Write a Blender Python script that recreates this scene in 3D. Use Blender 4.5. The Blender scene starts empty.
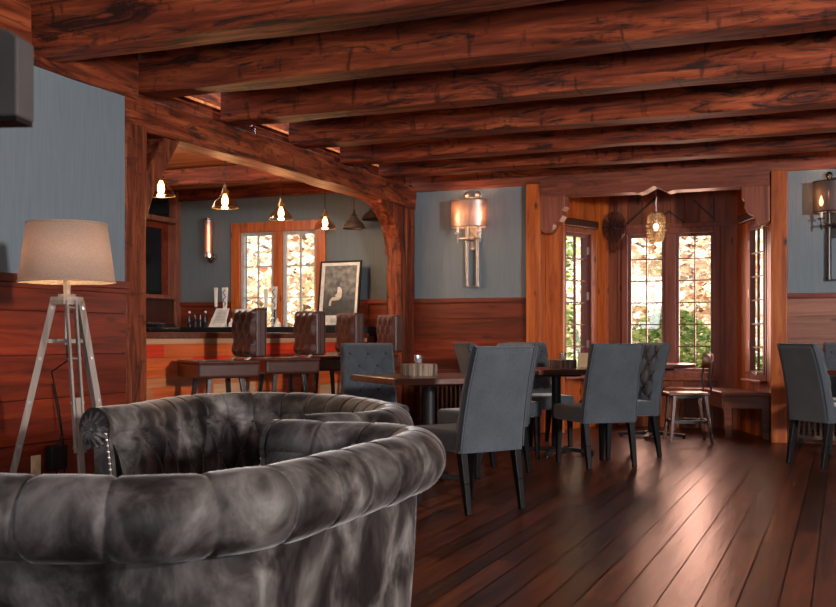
import bpy, bmesh, math, random
from mathutils import Vector, Matrix, noise
random.seed(7)
SC = bpy.context.scene
COL = SC.collection
PI = math.pi
TH = math.radians(22.3); CT = math.cos(TH); ST = math.sin(TH)
EYE = 1.05; FPX = 1040.0

def cw(a, t, z=0.0):                       # camera-plan metres (right, forward) -> room coordinates
    return Vector((a*CT - t*ST, a*ST + t*CT, z))
def cdir(a, t):
    return (a*CT - t*ST, a*ST + t*CT)
def heading(fx, fy):
    return math.atan2(-fx, fy)
def px_t(px, t, z=0.0):
    return cw((px-418)/FPX*t, t, z)
def px_Y(px, Y, z=0.0):
    u = (px-418)/FPX
    t = Y/(u*ST+CT)
    return cw(u*t, t, z)
def px_X(px, X, z=0.0):
    u = (px-418)/FPX
    t = X/(u*CT-ST)
    return cw(u*t, t, z)

# ------------------------------------------------------------------ materials
def new_mat(name):
    m = bpy.data.materials.new(name); m.use_nodes = True
    nt = m.node_tree
    b = nt.nodes['Principled BSDF']
    return m, nt, b
def N(nt, typ, **kw):
    n = nt.nodes.new(typ)
    for k, v in kw.items():
        if k in n.inputs.keys(): n.inputs[k].default_value = v
        else: setattr(n, k, v)
    return n
def ramp(nt, fac, stops, interp='LINEAR'):
    r = nt.nodes.new('ShaderNodeValToRGB'); r.color_ramp.interpolation = interp
    els = r.color_ramp.elements
    while len(els) < len(stops): els.new(0.5)
    for e, (p, c) in zip(els, stops):
        e.position = p; e.color = (*c, 1) if len(c) == 3 else c
    nt.links.new(fac, r.inputs[0]); return r
def mapping(nt, scale, rot=(0,0,0)):
    tc = nt.nodes.new('ShaderNodeTexCoord'); mp = nt.nodes.new('ShaderNodeMapping')
    nt.links.new(tc.outputs['Object'], mp.inputs[0]); mp.inputs['Scale'].default_value = scale
    mp.inputs['Rotation'].default_value = rot
    return mp.outputs[0]
def mixc(nt, fac, a, b, blend='MIX'):
    m = nt.nodes.new('ShaderNodeMix'); m.data_type = 'RGBA'; m.blend_type = blend
    for s, v in ((0, fac), (6, a), (7, b)):
        if hasattr(v, 'links'): nt.links.new(v, m.inputs[s])
        elif isinstance(v, (int, float)): m.inputs[s].default_value = v
        else: m.inputs[s].default_value = (*v, 1)
    return m.outputs[2]
def bump(nt, b, h, strength=0.3, dist=0.01):
    n = nt.nodes.new('ShaderNodeBump'); n.inputs['Strength'].default_value = strength
    n.inputs['Distance'].default_value = dist
    nt.links.new(h, n.inputs['Height']); nt.links.new(n.outputs[0], b.inputs['Normal'])

def wood(name, dark, mid, light, axis='X', fine=28, rough=0.4, patch=0.0, patch_col=(0.02,0.008,0.006),
         knots=0.0, var=0.35, bmp=0.25, coat=0.0, ticks=0.0, spec=0.5):
    
    m, nt, b = new_mat(name)
    s = {'X': (1.3, fine, fine), 'Y': (fine, 1.3, fine), 'Z': (fine, fine, 1.3)}[axis]
    mp = mapping(nt, s)
    n1 = N(nt, 'ShaderNodeTexNoise', Scale=1.0, Detail=6.0, Roughness=0.65, Distortion=0.6)
    nt.links.new(mp, n1.inputs['Vector'])
    r = ramp(nt, n1.outputs[0], [(0.28, dark), (0.5, mid), (0.72, light)])
    col = r.outputs[0]
    at = N(nt, 'ShaderNodeAttribute', attribute_name='rnd')
    g = ramp(nt, at.outputs['Fac'], [(0.0, (1-var,)*3), (0.5, (1,1,1)), (1.0, (1+var,)*3)])
    mul = mixc(nt, 1.0, col, g.outputs[0], 'MULTIPLY'); col = mul
    if patch:
        s2 = {'X': (1.2, 7, 7), 'Y': (7, 1.2, 7), 'Z': (7, 7, 1.2)}[axis]
        mp2 = mapping(nt, s2)
        n2 = N(nt, 'ShaderNodeTexNoise', Scale=1.6, Detail=5.0, Roughness=0.7, Distortion=1.2)
        nt.links.new(mp2, n2.inputs['Vector'])
        r2 = ramp(nt, n2.outputs[0], [(0.50, (0,0,0)), (0.62, (patch,)*3)])
        col = mixc(nt, r2.outputs[0], col, patch_col)
    b.inputs['Specular IOR Level'].default_value = spec
    if ticks:                                   # short dark adze cuts across the grain
        s4 = {'X': (15, 2.2, 5.5), 'Y': (2.2, 15, 5.5), 'Z': (5.5, 5.5, 15)}[axis]
        mp4 = mapping(nt, s4)
        n4 = N(nt, 'ShaderNodeTexNoise', Scale=1.0, Detail=2.0, Roughness=0.5, Distortion=0.3)
        nt.links.new(mp4, n4.inputs['Vector'])
        r4 = ramp(nt, n4.outputs[0], [(0.62, (0,0,0)), (0.70, (ticks*.85,)*3)])
        col = mixc(nt, r4.outputs[0], col, (0.018, 0.006, 0.004))
    if knots:
        s3 = {'X': (2.2, 7, 7), 'Y': (7, 2.2, 7), 'Z': (6, 6, 2.8)}[axis]
        mp3 = mapping(nt, s3)
        v = N(nt, 'ShaderNodeTexVoronoi', Scale=1.0); nt.links.new(mp3, v.inputs['Vector'])
        r3 = ramp(nt, v.outputs['Distance'], [(0.07, (knots,)*3), (0.17, (0,0,0))])
        col = mixc(nt, r3.outputs[0], col, (0.03, 0.008, 0.004))
    nt.links.new(col, b.inputs['Base Color'])
    b.inputs['Roughness'].default_value = rough
    b.inputs['Coat Weight'].default_value = coat; b.inputs['Coat Roughness'].default_value = 0.2
    bump(nt, b, n1.outputs[0], bmp, 0.008)
    return m

def plain(name, col, rough=0.5, metal=0.0, **kw):
    m, nt, b = new_mat(name)
    b.inputs['Base Color'].default_value = (*col, 1); b.inputs['Roughness'].default_value = rough
    b.inputs['Metallic'].default_value = metal
    mp = mapping(nt, (1,1,1))
    n = N(nt, 'ShaderNodeTexNoise', Scale=14.0, Detail=3.0); nt.links.new(mp, n.inputs['Vector'])
    r = ramp(nt, n.outputs[0], [(0.3, tuple(c*0.82 for c in col)), (0.7, tuple(min(1, c*1.12) for c in col))])
    nt.links.new(r.outputs[0], b.inputs['Base Color'])
    for k, v in kw.items(): b.inputs[k.replace('_', ' ')].default_value = v
    return m
def emis(name, col, strength):
    m, nt, b = new_mat(name)
    b.inputs['Base Color'].default_value = (*col, 1)
    b.inputs['Emission Color'].default_value = (*col, 1); b.inputs['Emission Strength'].default_value = strength
    return m
def thin(name, tint, refl=0.12, rough=0.03, rcol=(1,1,1)):     # thin clear sheet: see-through plus a gloss
    m = bpy.data.materials.new(name); m.use_nodes = True; nt = m.node_tree; nt.nodes.clear()
    o = nt.nodes.new('ShaderNodeOutputMaterial'); t = nt.nodes.new('ShaderNodeBsdfTransparent')
    g = nt.nodes.new('ShaderNodeBsdfGlossy'); mx = nt.nodes.new('ShaderNodeMixShader')
    t.inputs[0].default_value = (*tint, 1); g.inputs['Roughness'].default_value = rough; g.inputs[0].default_value = (*rcol, 1)
    mx.inputs[0].default_value = refl
    nt.links.new(t.outputs[0], mx.inputs[1]); nt.links.new(g.outputs[0], mx.inputs[2]); nt.links.new(mx.outputs[0], o.inputs[0])
    return m
def cloth_mat(name, c1, c2, scale=90, rough=0.9, sheen=0.3, transl=0.0):
    m, nt, b = new_mat(name)
    mp = mapping(nt, (1, 1, 1))
    n = N(nt, 'ShaderNodeTexNoise', Scale=float(scale), Detail=4.0, Roughness=0.7); nt.links.new(mp, n.inputs['Vector'])
    w = N(nt, 'ShaderNodeTexNoise', Scale=5.0, Detail=3.0); nt.links.new(mp, w.inputs['Vector'])
    r = ramp(nt, n.outputs[0], [(0.3, c1), (0.7, c2)])
    r2 = ramp(nt, w.outputs[0], [(0.3, (0.8,)*3), (0.7, (1.15,)*3)])
    nt.links.new(mixc(nt, 1.0, r.outputs[0], r2.outputs[0], 'MULTIPLY'), b.inputs['Base Color'])
    b.inputs['Roughness'].default_value = rough; b.inputs['Sheen Weight'].default_value = sheen
    if transl: b.inputs['Transmission Weight'].default_value = transl
    bump(nt, b, n.outputs[0], 0.25, 0.003)
    return m
def velvet_mat():
    m, nt, b = new_mat('grey_velvet')
    mp = mapping(nt, (1, 1, 0.8))
    n = N(nt, 'ShaderNodeTexNoise', Scale=5.5, Detail=6.5, Roughness=0.60, Distortion=0.5); nt.links.new(mp, n.inputs['Vector'])
    r = ramp(nt, n.outputs[0], [(0.38, (0.007, 0.005, 0.005)), (0.47, (0.030, 0.025, 0.024)), (0.57, (0.10, 0.088, 0.085)), (0.70, (0.24, 0.22, 0.215))])
    nt.links.new(r.outputs[0], b.inputs['Base Color'])
    r2 = ramp(nt, n.outputs[0], [(0.35, (0.52,)*3), (0.65, (0.6,)*3)])
    nt.links.new(r2.outputs[0], b.inputs['Roughness'])
    b.inputs['Sheen Weight'].default_value = 0.55; b.inputs['Specular IOR Level'].default_value = 0.3; b.inputs['Sheen Roughness'].default_value = 0.28
    b.inputs['Sheen Tint'].default_value = (0.8, 0.78, 0.78, 1)
    n2 = N(nt, 'ShaderNodeTexNoise', Scale=22.0, Detail=4.0); nt.links.new(mp, n2.inputs['Vector'])
    bump(nt, b, n2.outputs[0], 0.35, 0.01)
    return m
def wall_mat(name, c, var=0.07):
    m, nt, b = new_mat(name)
    mp = mapping(nt, (95, 95, 4))
    n = N(nt, 'ShaderNodeTexNoise', Scale=1.0, Detail=4.0, Roughness=0.6); nt.links.new(mp, n.inputs['Vector'])
    r = ramp(nt, n.outputs[0], [(0.3, tuple(x*(1-var*1.5) for x in c)), (0.7, tuple(x*(1+var*1.5) for x in c))])
    nt.links.new(r.outputs[0], b.inputs['Base Color']); b.inputs['Roughness'].default_value = 0.65
    bump(nt, b, n.outputs[0], 0.3, 0.004); return m

M = {}
M['beamX'] = wood('hewn_beam_wood', (0.05,0.009,0.004), (0.20,0.037,0.014), (0.42,0.098,0.033), 'X', 16, 0.6, patch=0.95, var=0.3, bmp=0.6, ticks=.75, spec=.25)
M['beamY'] = wood('hewn_plate_wood', (0.05,0.01,0.004), (0.23,0.044,0.016), (0.48,0.12,0.04), 'Y', 16, 0.6, ticks=.6, spec=.25, patch=0.85, var=0.2, bmp=0.5)
M['beamZ'] = wood('hewn_post_wood', (0.045,0.01,0.005), (0.19,0.04,0.016), (0.42,0.11,0.04), 'Z', 16, 0.6, ticks=.6, spec=.25, patch=0.8, var=0.2, bmp=0.6)
M['ceil'] = wood('ceiling_plank_wood', (0.10,0.03,0.012), (0.24,0.08,0.034), (0.38,0.15,0.07), 'X', 26, 0.5, var=0.3)
M['ceilbar'] = wood('bar_ceiling_wood', (0.22,0.06,0.02), (0.50,0.17,0.06), (0.70,0.30,0.12), 'X', 24, 0.45, var=0.3)
M['pan'] = wood('varnished_wainscot', (0.05,0.006,0.003), (0.16,0.019,0.006), (0.27,0.038,0.010), 'Y', 18, 0.4, var=0.3, coat=0.1, knots=0.6)
M['panX'] = wood('varnished_wainscot_back', (0.05,0.006,0.003), (0.16,0.022,0.007), (0.27,0.045,0.012), 'X', 18, 0.4, var=0.3, coat=0.1, knots=0.7)
M['pine'] = wood('knotty_pine', (0.22,0.035,0.006), (0.46,0.10,0.015), (0.66,0.19,0.03), 'Z', 16, 0.42, knots=0.95, var=0.35, coat=0.2)
M['pinebr'] = wood('brown_knotty_pine', (0.10,0.022,0.008), (0.25,0.06,0.02), (0.38,0.105,0.036), 'Z', 16, 0.42, knots=0.95, var=0.35)
M['pinedk'] = wood('bay_frame_wood', (0.13,0.033,0.02), (0.26,0.07,0.04), (0.36,0.11,0.065), 'Z', 22, 0.4, var=0.25)
M['pinedkX'] = wood('bay_header_wood', (0.09,0.022,0.014), (0.22,0.055,0.03), (0.34,0.10,0.055), 'X', 20, 0.4, var=0.2, patch=0.4)
M['bench'] = wood('bench_wood', (0.08,0.02,0.01), (0.19,0.055,0.028), (0.30,0.10,0.05), 'X', 22, 0.3, var=0.2, coat=0.3)
M['ktim'] = wood('dark_chair_wood', (0.03,0.01,0.006), (0.08,0.02,0.01), (0.14,0.04,0.018), 'Z', 22, 0.35, var=0.2)
M['table'] = wood('table_top_wood', (0.05,0.012,0.007), (0.13,0.032,0.016), (0.22,0.06,0.03), 'X', 20, 0.28, var=0.2, coat=0.4)
M['floor'] = wood('dark_floor_boards', (0.026,0.006,0.002), (0.078,0.017,0.005), (0.14,0.033,0.010), 'Y', 16, 0.29, var=0.5, bmp=0.22, patch=0.4, spec=.32)
M['cab'] = wood('bar_cabinet_wood', (0.10,0.03,0.018), (0.22,0.075,0.05), (0.32,0.13,0.09), 'Z', 22, 0.4, var=0.2)
M['cabdk'] = wood('bar_cabinet_dark', (0.02,0.007,0.005), (0.05,0.014,0.009), (0.09,0.026,0.016), 'Z', 22, 0.4, var=0.2)
M['lampwood'] = wood('weathered_tripod_wood', (0.16,0.12,0.10), (0.28,0.22,0.19), (0.42,0.35,0.30), 'Z', 30, 0.6, var=0.1)
M['bark'] = wood('tree_bark', (0.05,0.03,0.022), (0.24,0.17,0.13), (0.50,0.40,0.32), 'Z', 60, 0.9, patch=0.7, bmp=1.0)
M['cut'] = plain('cut_wood_face', (0.50,0.33,0.18), 0.7)
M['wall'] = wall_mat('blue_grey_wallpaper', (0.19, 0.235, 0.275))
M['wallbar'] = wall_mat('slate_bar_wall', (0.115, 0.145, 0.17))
M['velvet'] = velvet_mat()
M['linen'] = cloth_mat('grey_blue_linen', (0.036,0.044,0.057), (0.082,0.097,0.118), 160, 0.9, 0.35)
M['linendk'] = cloth_mat('charcoal_button_cloth', (0.02,0.022,0.027), (0.045,0.05,0.058), 120, 0.9, 0.2)
M['leather'] = plain('brown_leather', (0.085,0.030,0.022), 0.3, Coat_Weight=0.25)
M['black'] = plain('black_lacquer', (0.006,0.006,0.007), 0.5, Specular_IOR_Level=.25)
M['blackmetal'] = plain('black_iron', (0.008,0.008,0.009), 0.5, 0.1)
M['chrome'] = plain('polished_chrome', (0.62,0.60,0.58), 0.16, 1.0)
M['steel'] = plain('brushed_steel', (0.42,0.37,0.35), 0.35, 0.8)
M['brass'] = plain('aged_brass', (0.45,0.30,0.15), 0.3, 1.0)
M['bronze'] = plain('dark_bronze', (0.055,0.05,0.05), 0.35, 0.8)
M['burlap'] = None
M['white'] = plain('white_card', (0.72,0.71,0.70), 0.6)
M['cream'] = plain('cream_plastic', (0.62,0.55,0.42), 0.5)
M['ink'] = plain('dark_ink', (0.05,0.045,0.10), 0.6)
M['screen'] = plain('dark_screen', (0.006,0.008,0.013), 0.12)
M['glass'] = thin('window_glass', (0.97,0.98,0.98), 0.05, 0.02)
M['amberglass'] = thin('amber_pendant_glass', (0.86,0.68,0.52), 0.16, 0.06, (1,0.86,0.7))
M['clearglass'] = thin('drinking_glass', (0.86,0.88,0.9), 0.22, 0.03)
M['meshshade'] = thin('metal_mesh_shade', (0.48,0.30,0.23), 0.55, 0.42, (0.85,0.72,0.68))
M['darkmesh'] = thin('dark_mesh_shade', (0.45,0.34,0.30), 0.30, 0.4, (0.4,0.38,0.4))
M['bulb'] = emis('candle_bulb_glow', (1.0, 0.52, 0.20), 20)
M['filament'] = emis('edison_bulb_glow', (1.0, 0.55, 0.20), 26)
M['lampbulb'] = emis('lamp_bulb_glow', (1.0, 0.75, 0.45), 12)
M['crystal'] = None
M['leafgreen'] = None

def burlap():
    m, nt, b = new_mat('burlap_shade')
    mp = mapping(nt, (1,1,1))
    n = N(nt, 'ShaderNodeTexNoise', Scale=130.0, Detail=2.0); nt.links.new(mp, n.inputs['Vector'])
    w = N(nt, 'ShaderNodeTexWave', Scale=70.0, Distortion=2.0); w.bands_direction = 'Z'; nt.links.new(mp, w.inputs['Vector'])
    r = ramp(nt, n.outputs[0], [(0.3, (0.60,0.46,0.38)), (0.7, (0.70,0.56,0.475))])
    r2 = ramp(nt, w.outputs[0], [(0.0, (0.86,)*3), (1.0, (1.06,)*3)])
    c = mixc(nt, 1.0, r.outputs[0], r2.outputs[0], 'MULTIPLY')
    nt.links.new(c, b.inputs['Base Color']); b.inputs['Roughness'].default_value = 0.9
    tr = nt.nodes.new('ShaderNodeBsdfTranslucent'); nt.links.new(c, tr.inputs[0])
    mx = nt.nodes.new('ShaderNodeMixShader'); mx.inputs[0].default_value = 0.45
    o = nt.nodes['Material Output']
    nt.links.new(b.outputs[0], mx.inputs[1]); nt.links.new(tr.outputs[0], mx.inputs[2]); nt.links.new(mx.outputs[0], o.inputs[0])
    return m
M['burlap'] = burlap()
def patchwork():
    m, nt, b = new_mat('patchwork_bar_front')
    at = N(nt, 'ShaderNodeAttribute', attribute_name='rnd')
    r = ramp(nt, at.outputs['Fac'], [(0.0,(0.12,0.015,0.007)),(0.16,(0.65,0.22,0.09)),(0.32,(0.38,0.04,0.012)),(0.46,(0.80,0.15,0.035)),
                                      (0.6,(0.75,0.40,0.22)),(0.74,(0.50,0.08,0.025)),(0.88,(0.90,0.05,0.012))], 'CONSTANT')
    mp = mapping(nt, (22, 1.5, 22))
    n = N(nt, 'ShaderNodeTexNoise', Scale=1.0, Detail=5.0); nt.links.new(mp, n.inputs['Vector'])
    r2 = ramp(nt, n.outputs[0], [(0.3, (0.7,)*3), (0.7, (1.15,)*3)])
    nt.links.new(mixc(nt, 1.0, r.outputs[0], r2.outputs[0], 'MULTIPLY'), b.inputs['Base Color'])
    b.inputs['Roughness'].default_value = 0.35; bump(nt, b, n.outputs[0], 0.2)
    return m
M['patch'] = patchwork()
def leaves(name, stops):
    m, nt, b = new_mat(name)
    at = N(nt, 'ShaderNodeAttribute', attribute_name='rnd')
    r = ramp(nt, at.outputs['Fac'], stops)
    nt.links.new(r.outputs[0], b.inputs['Base Color']); b.inputs['Roughness'].default_value = 0.7
    tr = nt.nodes.new('ShaderNodeBsdfTranslucent'); nt.links.new(r.outputs[0], tr.inputs[0])
    mx = nt.nodes.new('ShaderNodeMixShader'); mx.inputs[0].default_value = 0.4
    o = nt.nodes['Material Output']
    nt.links.new(b.outputs[0], mx.inputs[1]); nt.links.new(tr.outputs[0], mx.inputs[2]); nt.links.new(mx.outputs[0], o.inputs[0])
    return m
M['leafpink'] = leaves('autumn_pink_leaves', [(0.0,(0.40,0.16,0.08)),(0.25,(0.85,0.55,0.42)),(0.5,(0.93,0.82,0.70)),(0.8,(0.70,0.68,0.38)),(1.0,(0.95,0.88,0.84))])
M['leafgreen'] = leaves('green_shrub_leaves', [(0.0,(0.08,0.16,0.03)),(0.5,(0.22,0.36,0.08)),(0.8,(0.50,0.60,0.16)),(1.0,(0.75,0.75,0.35))])

# ------------------------------------------------------------------ mesh builder
class MB:
    def __init__(s): s.v = []; s.f = []; s.r = []
    def add(s, vs, fs, rnd=0.5):
        o = len(s.v); s.v += [Vector(v) for v in vs]
        for f in fs: s.f.append([i+o for i in f]); s.r.append(rnd)
        return s
    def box(s, c, size, rz=0, rnd=0.5, taper=1.0, R=None):
        hx, hy, hz = size[0]/2, size[1]/2, size[2]/2
        vs = []
        for z, k in ((-hz, taper), (hz, 1.0)):
            for x, y in ((-hx,-hy),(hx,-hy),(hx,hy),(-hx,hy)): vs.append(Vector((x*k, y*k, z)))
        m = R if R is not None else Matrix.Rotation(rz, 3, 'Z')
        vs = [m @ v + Vector(c) for v in vs]
        return s.add(vs, [(0,3,2,1),(4,5,6,7),(0,1,5,4),(1,2,6,5),(2,3,7,6),(3,0,4,7)], rnd)
    def bx(s, x0, x1, y0, y1, z0, z1, rnd=0.5):
        return s.box(((x0+x1)/2,(y0+y1)/2,(z0+z1)/2), (abs(x1-x0),abs(y1-y0),abs(z1-z0)), rnd=rnd)
    def bar(s, p0, p1, w, h=None, w1=None, h1=None, up=(0,0,1), rnd=0.5):   # rectangular bar from p0 to p1
        p0, p1 = Vector(p0), Vector(p1); h = h or w; w1 = w1 or w; h1 = h1 or h
        d = (p1-p0).normalized(); u = Vector(up)
        if abs(d.dot(u)) > 0.98: u = Vector((0,1,0))
        a = d.cross(u).normalized(); b = a.cross(d).normalized()
        vs = []
        for p, ww, hh in ((p0,w,h),(p1,w1,h1)):
            for i, j in ((-1,-1),(1,-1),(1,1),(-1,1)): vs.append(p + a*i*ww/2 + b*j*hh/2)
        return s.add(vs, [(0,3,2,1),(4,5,6,7),(0,1,5,4),(1,2,6,5),(2,3,7,6),(3,0,4,7)], rnd)
    def tube(s, pts, r, n=8, cap=True, rnd=0.5):
        pts = [Vector(p) for p in pts]; rs = r if isinstance(r, (list, tuple)) else [r]*len(pts)
        o = len(s.v); prev = None
        for i, p in enumerate(pts):
            d = (pts[min(i+1,len(pts)-1)] - pts[max(i-1,0)]).normalized()
            if prev is None:
                u = Vector((0,0,1)) if abs(d.z) < 0.9 else Vector((1,0,0))
                a = d.cross(u).normalized()
            else: a = (prev - d*prev.dot(d)).normalized()
            prev = a; b = d.cross(a)
            for k in range(n):
                t = 2*PI*k/n; s.v.append(p + (a*math.cos(t)+b*math.sin(t))*rs[i])
        for i in range(len(pts)-1):
            for k in range(n):
                s.f.append([o+i*n+k, o+i*n+(k+1)%n, o+(i+1)*n+(k+1)%n, o+(i+1)*n+k]); s.r.append(rnd)
        if cap:
            s.f.append([o+k for k in range(n)][::-1]); s.r.append(rnd)
            s.f.append([o+(len(pts)-1)*n+k for k in range(n)]); s.r.append(rnd)
        return s
    def lathe(s, prof, c=(0,0,0), n=24, sx=1.0, sy=1.0, rnd=0.5, fn=None):
        o = len(s.v); c = Vector(c)
        for (r, z) in prof:
            for k in range(n):
                t = 2*PI*k/n
                rr = r*(fn(t, z) if fn else 1)
                s.v.append(c + Vector((rr*math.cos(t)*sx, rr*math.sin(t)*sy, z)))
        for i in range(len(prof)-1):
            for k in range(n):
                s.f.append([o+i*n+k, o+i*n+(k+1)%n, o+(i+1)*n+(k+1)%n, o+(i+1)*n+k]); s.r.append(rnd)
        return s
    def ball(s, c, r, n=10, sz=1.0, rnd=0.5):
        prof = [(max(r*math.sin(PI*i/6), 1e-4), -r*math.cos(PI*i/6)*sz) for i in range(7)]
        return s.lathe(prof, c, n, rnd=rnd)
    def prism(s, poly, z0, z1, rnd=0.5):           # vertical extrusion of a plan polygon
        n = len(poly)
        vs = [(x,y,z0) for x,y in poly] + [(x,y,z1) for x,y in poly]
        fs = [list(range(n))[::-1], list(range(n,2*n))] + [[i,(i+1)%n,n+(i+1)%n,n+i] for i in range(n)]
        return s.add(vs, fs, rnd)
    def slab(s, poly3, d, rnd=0.5):               # polygon of 3-D points thickened along vector d
        n = len(poly3); d = Vector(d); a = [Vector(p) for p in poly3]
        return s.add(a+[p+d for p in a], [list(range(n))[::-1], list(range(n,2*n))]+[[i,(i+1)%n,n+(i+1)%n,n+i] for i in range(n)], rnd)
    def grid(s, P, close_u=False, rnd=0.5):        # P[i][j] points
        o = len(s.v); nu, nv = len(P), len(P[0])
        for row in P: s.v += [Vector(p) for p in row]
        for i in range(nu if close_u else nu-1):
            for j in range(nv-1):
                i2 = (i+1) % nu
                s.f.append([o+i*nv+j, o+i2*nv+j, o+i2*nv+j+1, o+i*nv+j+1]); s.r.append(rnd)
        return s
    def rbox(s, c, size, rad=0.02, rz=0, seg=3):   # soft cushion-like box
        bm = bmesh.new(); bmesh.ops.create_cube(bm, size=1.0)
        for v in bm.verts: v.co = Vector((v.co.x*size[0], v.co.y*size[1], v.co.z*size[2]))
        bmesh.ops.bevel(bm, geom=bm.edges[:], offset=rad, segments=seg, profile=0.5, affect='EDGES')
        R = Matrix.Rotation(rz, 3, 'Z'); bm.verts.index_update()
        s.add([R @ v.co + Vector(c) for v in bm.verts], [[v.index for v in f.verts] for f in bm.faces]); bm.free()
        return s
    def hewn(s, p0, p1, w, h, bow=0.0, seed=0, amp=0.012, n=44, rnd=0.5, hfn=None):   # hand-hewn timber
        p0, p1 = Vector(p0), Vector(p1); d = (p1-p0).normalized()
        u = Vector((0,0,1)) if abs(d.z) < 0.9 else Vector((0,1,0))
        a = d.cross(u).normalized(); b = a.cross(d).normalized()
        cs = [(-.5,-.44),(-.44,-.5),(-.15,-.5),(.15,-.5),(.44,-.5),(.5,-.44),(.5,-.15),(.5,.15),(.5,.44),(.44,.5),(0,.5),(-.44,.5),(-.5,.44),(-.5,.15),(-.5,-.15)]
        L = (p1-p0).length; P = []
        for i in range(n+1):
            t = i/n; q = p0 + (p1-p0)*t + u*bow*math.sin(PI*t)
            hh = h*(hfn(t) if hfn else 1)
            row = []
            for k, (x, y) in enumerate(cs):
                v = noise.noise_vector(Vector((t*L*1.7+seed*17.3, k*0.5, seed*3.7)))
                row.append(q + a*(x*w + v.x*amp) + b*(y*hh + v.y*amp))
            P.append(row + [row[0]])
        s.grid(P, rnd=rnd); m = len(cs)
        o = len(s.v)
        s.v += P[0][:m] + P[-1][:m]
        s.f.append(list(range(o, o+m))); s.r.append(rnd); s.f.append(list(range(o+m, o+2*m))[::-1]); s.r.append(rnd)
        return s
    def build(s, name, mat, parent=None, bevel=0, smooth=False, off=None):
        me = bpy.data.meshes.new(name)
        if off is not None:
            off = Vector(off); vs = [v-off for v in s.v]
        else: vs = s.v
        me.from_pydata([tuple(v) for v in vs], [], s.f)
        at = me.attributes.new('rnd', 'FLOAT', 'FACE')
        at.data.foreach_set('value', s.r)
        bm = bmesh.new(); bm.from_mesh(me)
        bmesh.ops.recalc_face_normals(bm, faces=bm.faces); bm.to_mesh(me); bm.free()
        me.materials.append(mat)
        if smooth:
            me.polygons.foreach_set('use_smooth', [True]*len(me.polygons)); me.set_sharp_from_angle(angle=math.radians(32))
        o = bpy.data.objects.new(name, me); COL.objects.link(o)
        if parent is not None: o.parent = parent
        if bevel:
            b = o.modifiers.new('soften', 'BEVEL'); b.width = bevel; b.segments = 2; b.limit_method = 'ANGLE'
        me.update(); return o

def tag(o, label=None, cat=None, group=None, kind=None):
    if label: o['label'] = label
    if cat: o['category'] = cat
    if group: o['group'] = group
    if kind: o['kind'] = kind
    return o
def empty(name, loc, rz=0):
    o = bpy.data.objects.new(name, None); o.empty_display_size = 0.1
    COL.objects.link(o); o.location = loc; o.rotation_euler = (0,0,rz); return o
def struct(o): o['kind'] = 'structure'; return o
def copy_tree(o, parent=None):
    c = o.copy(); COL.objects.link(c); c.parent = parent
    for ch in list(o.children):
        d = ch.copy(); COL.objects.link(d); d.parent = c
        for g in list(ch.children):
            e = g.copy(); COL.objects.link(e); e.parent = d
    return c

# ------------------------------------------------------------------ room constants
XL = -4.5; YB = 10.89; XR = 5.2; YF = -2.6; ZC = 3.02; CAP = 1.44; ZB = 2.72
XBAR = -8.15; YPOST = 5.75
BX0, BX1 = -3.17, -0.52        # outside of the bay posts on the back wall
OX0, OX1 = px_Y(542, YB).x, px_Y(771, YB).x
BYC = 12.2; CX0, CX1 = -2.60, -1.13  # bay centre wall

# floor of boards
f = MB()
x = XBAR - 0.1
while x < XR:
    w = random.choice((0.095, 0.12, 0.145, 0.15)); y = YF - random.random()*2
    while y < 12.5:
        L = random.uniform(2.2, 4.2); y1 = min(y+L, 12.6)
        f.add([(x+.003,y+.001,0),(x+w-.003,y+.001,0),(x+w-.003,y1-.001,0),(x+.003,y1-.001,0)], [(0,1,2,3)], random.random())
        y = y1
    x += w
f.bx(XBAR-0.2, XR+0.1, YF-0.1, 12.6, -0.12, -0.008, rnd=0.0)
struct(f.build('floor', M['floor']))

# ceiling planks
c = MB(); y = YF
while y < 13.0:
    w = 0.17
    c.bx(XL-0.05, XR, y+.002, y+w-.002, ZC, ZC+.02, random.random()); y += w
struct(c.build('ceiling', M['ceil']))
c = MB(); y = 4.0
while y < YB+0.1:
    c.bx(XBAR, XL-0.12, y+.002, y+.148, 2.86, 2.88, random.random()); y += 0.15
struct(c.build('ceiling', M['ceilbar']))

def boards(mb, x0, x1, y0, y1, z0, z1, horizontal_axis, step=0.24, gap=.006, th=0.02, rnds=None):
    z = z0
    while z < z1-0.02:
        ze = min(z+step, z1)
        mb.bx(x0, x1, y0, y1, z+gap/2, ze-gap/2, random.random()); z = ze
# left wall
CAPB = CAP; CAP = 1.385
w = MB(); w.bx(XL-0.14, XL, YF, YPOST, CAP, ZC)
wl = struct(w.build('wall_left', M['wall']))
w = MB(); w.bx(XL-0.14, XL-0.02, YF, YPOST, 0, CAP, 0.0)
y = YF
for (ya, yb) in ((YF, 1.2), (1.2, YPOST)):
    boards(w, XL-0.03, XL+0.012, ya, yb, 0.14, CAP-0.02, 'Y', 0.265)
wo = w.build('wainscot', M['pan'], wl)
t = MB(); t.bx(XL-0.02, XL+0.045, YF, YPOST, CAP-.02, CAP+.03); t.bx(XL-0.02, XL+0.03, YF, YPOST, CAP-.05, CAP-.02)
struct(t.build('trim_1', M['pan'], bevel=.004))
t = MB(); t.bx(XL-0.02, XL+0.03, YF, YPOST, 0, 0.12)
struct(t.build('baseboard_left', M['pan'], bevel=.004))
CAP = CAPB
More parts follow.
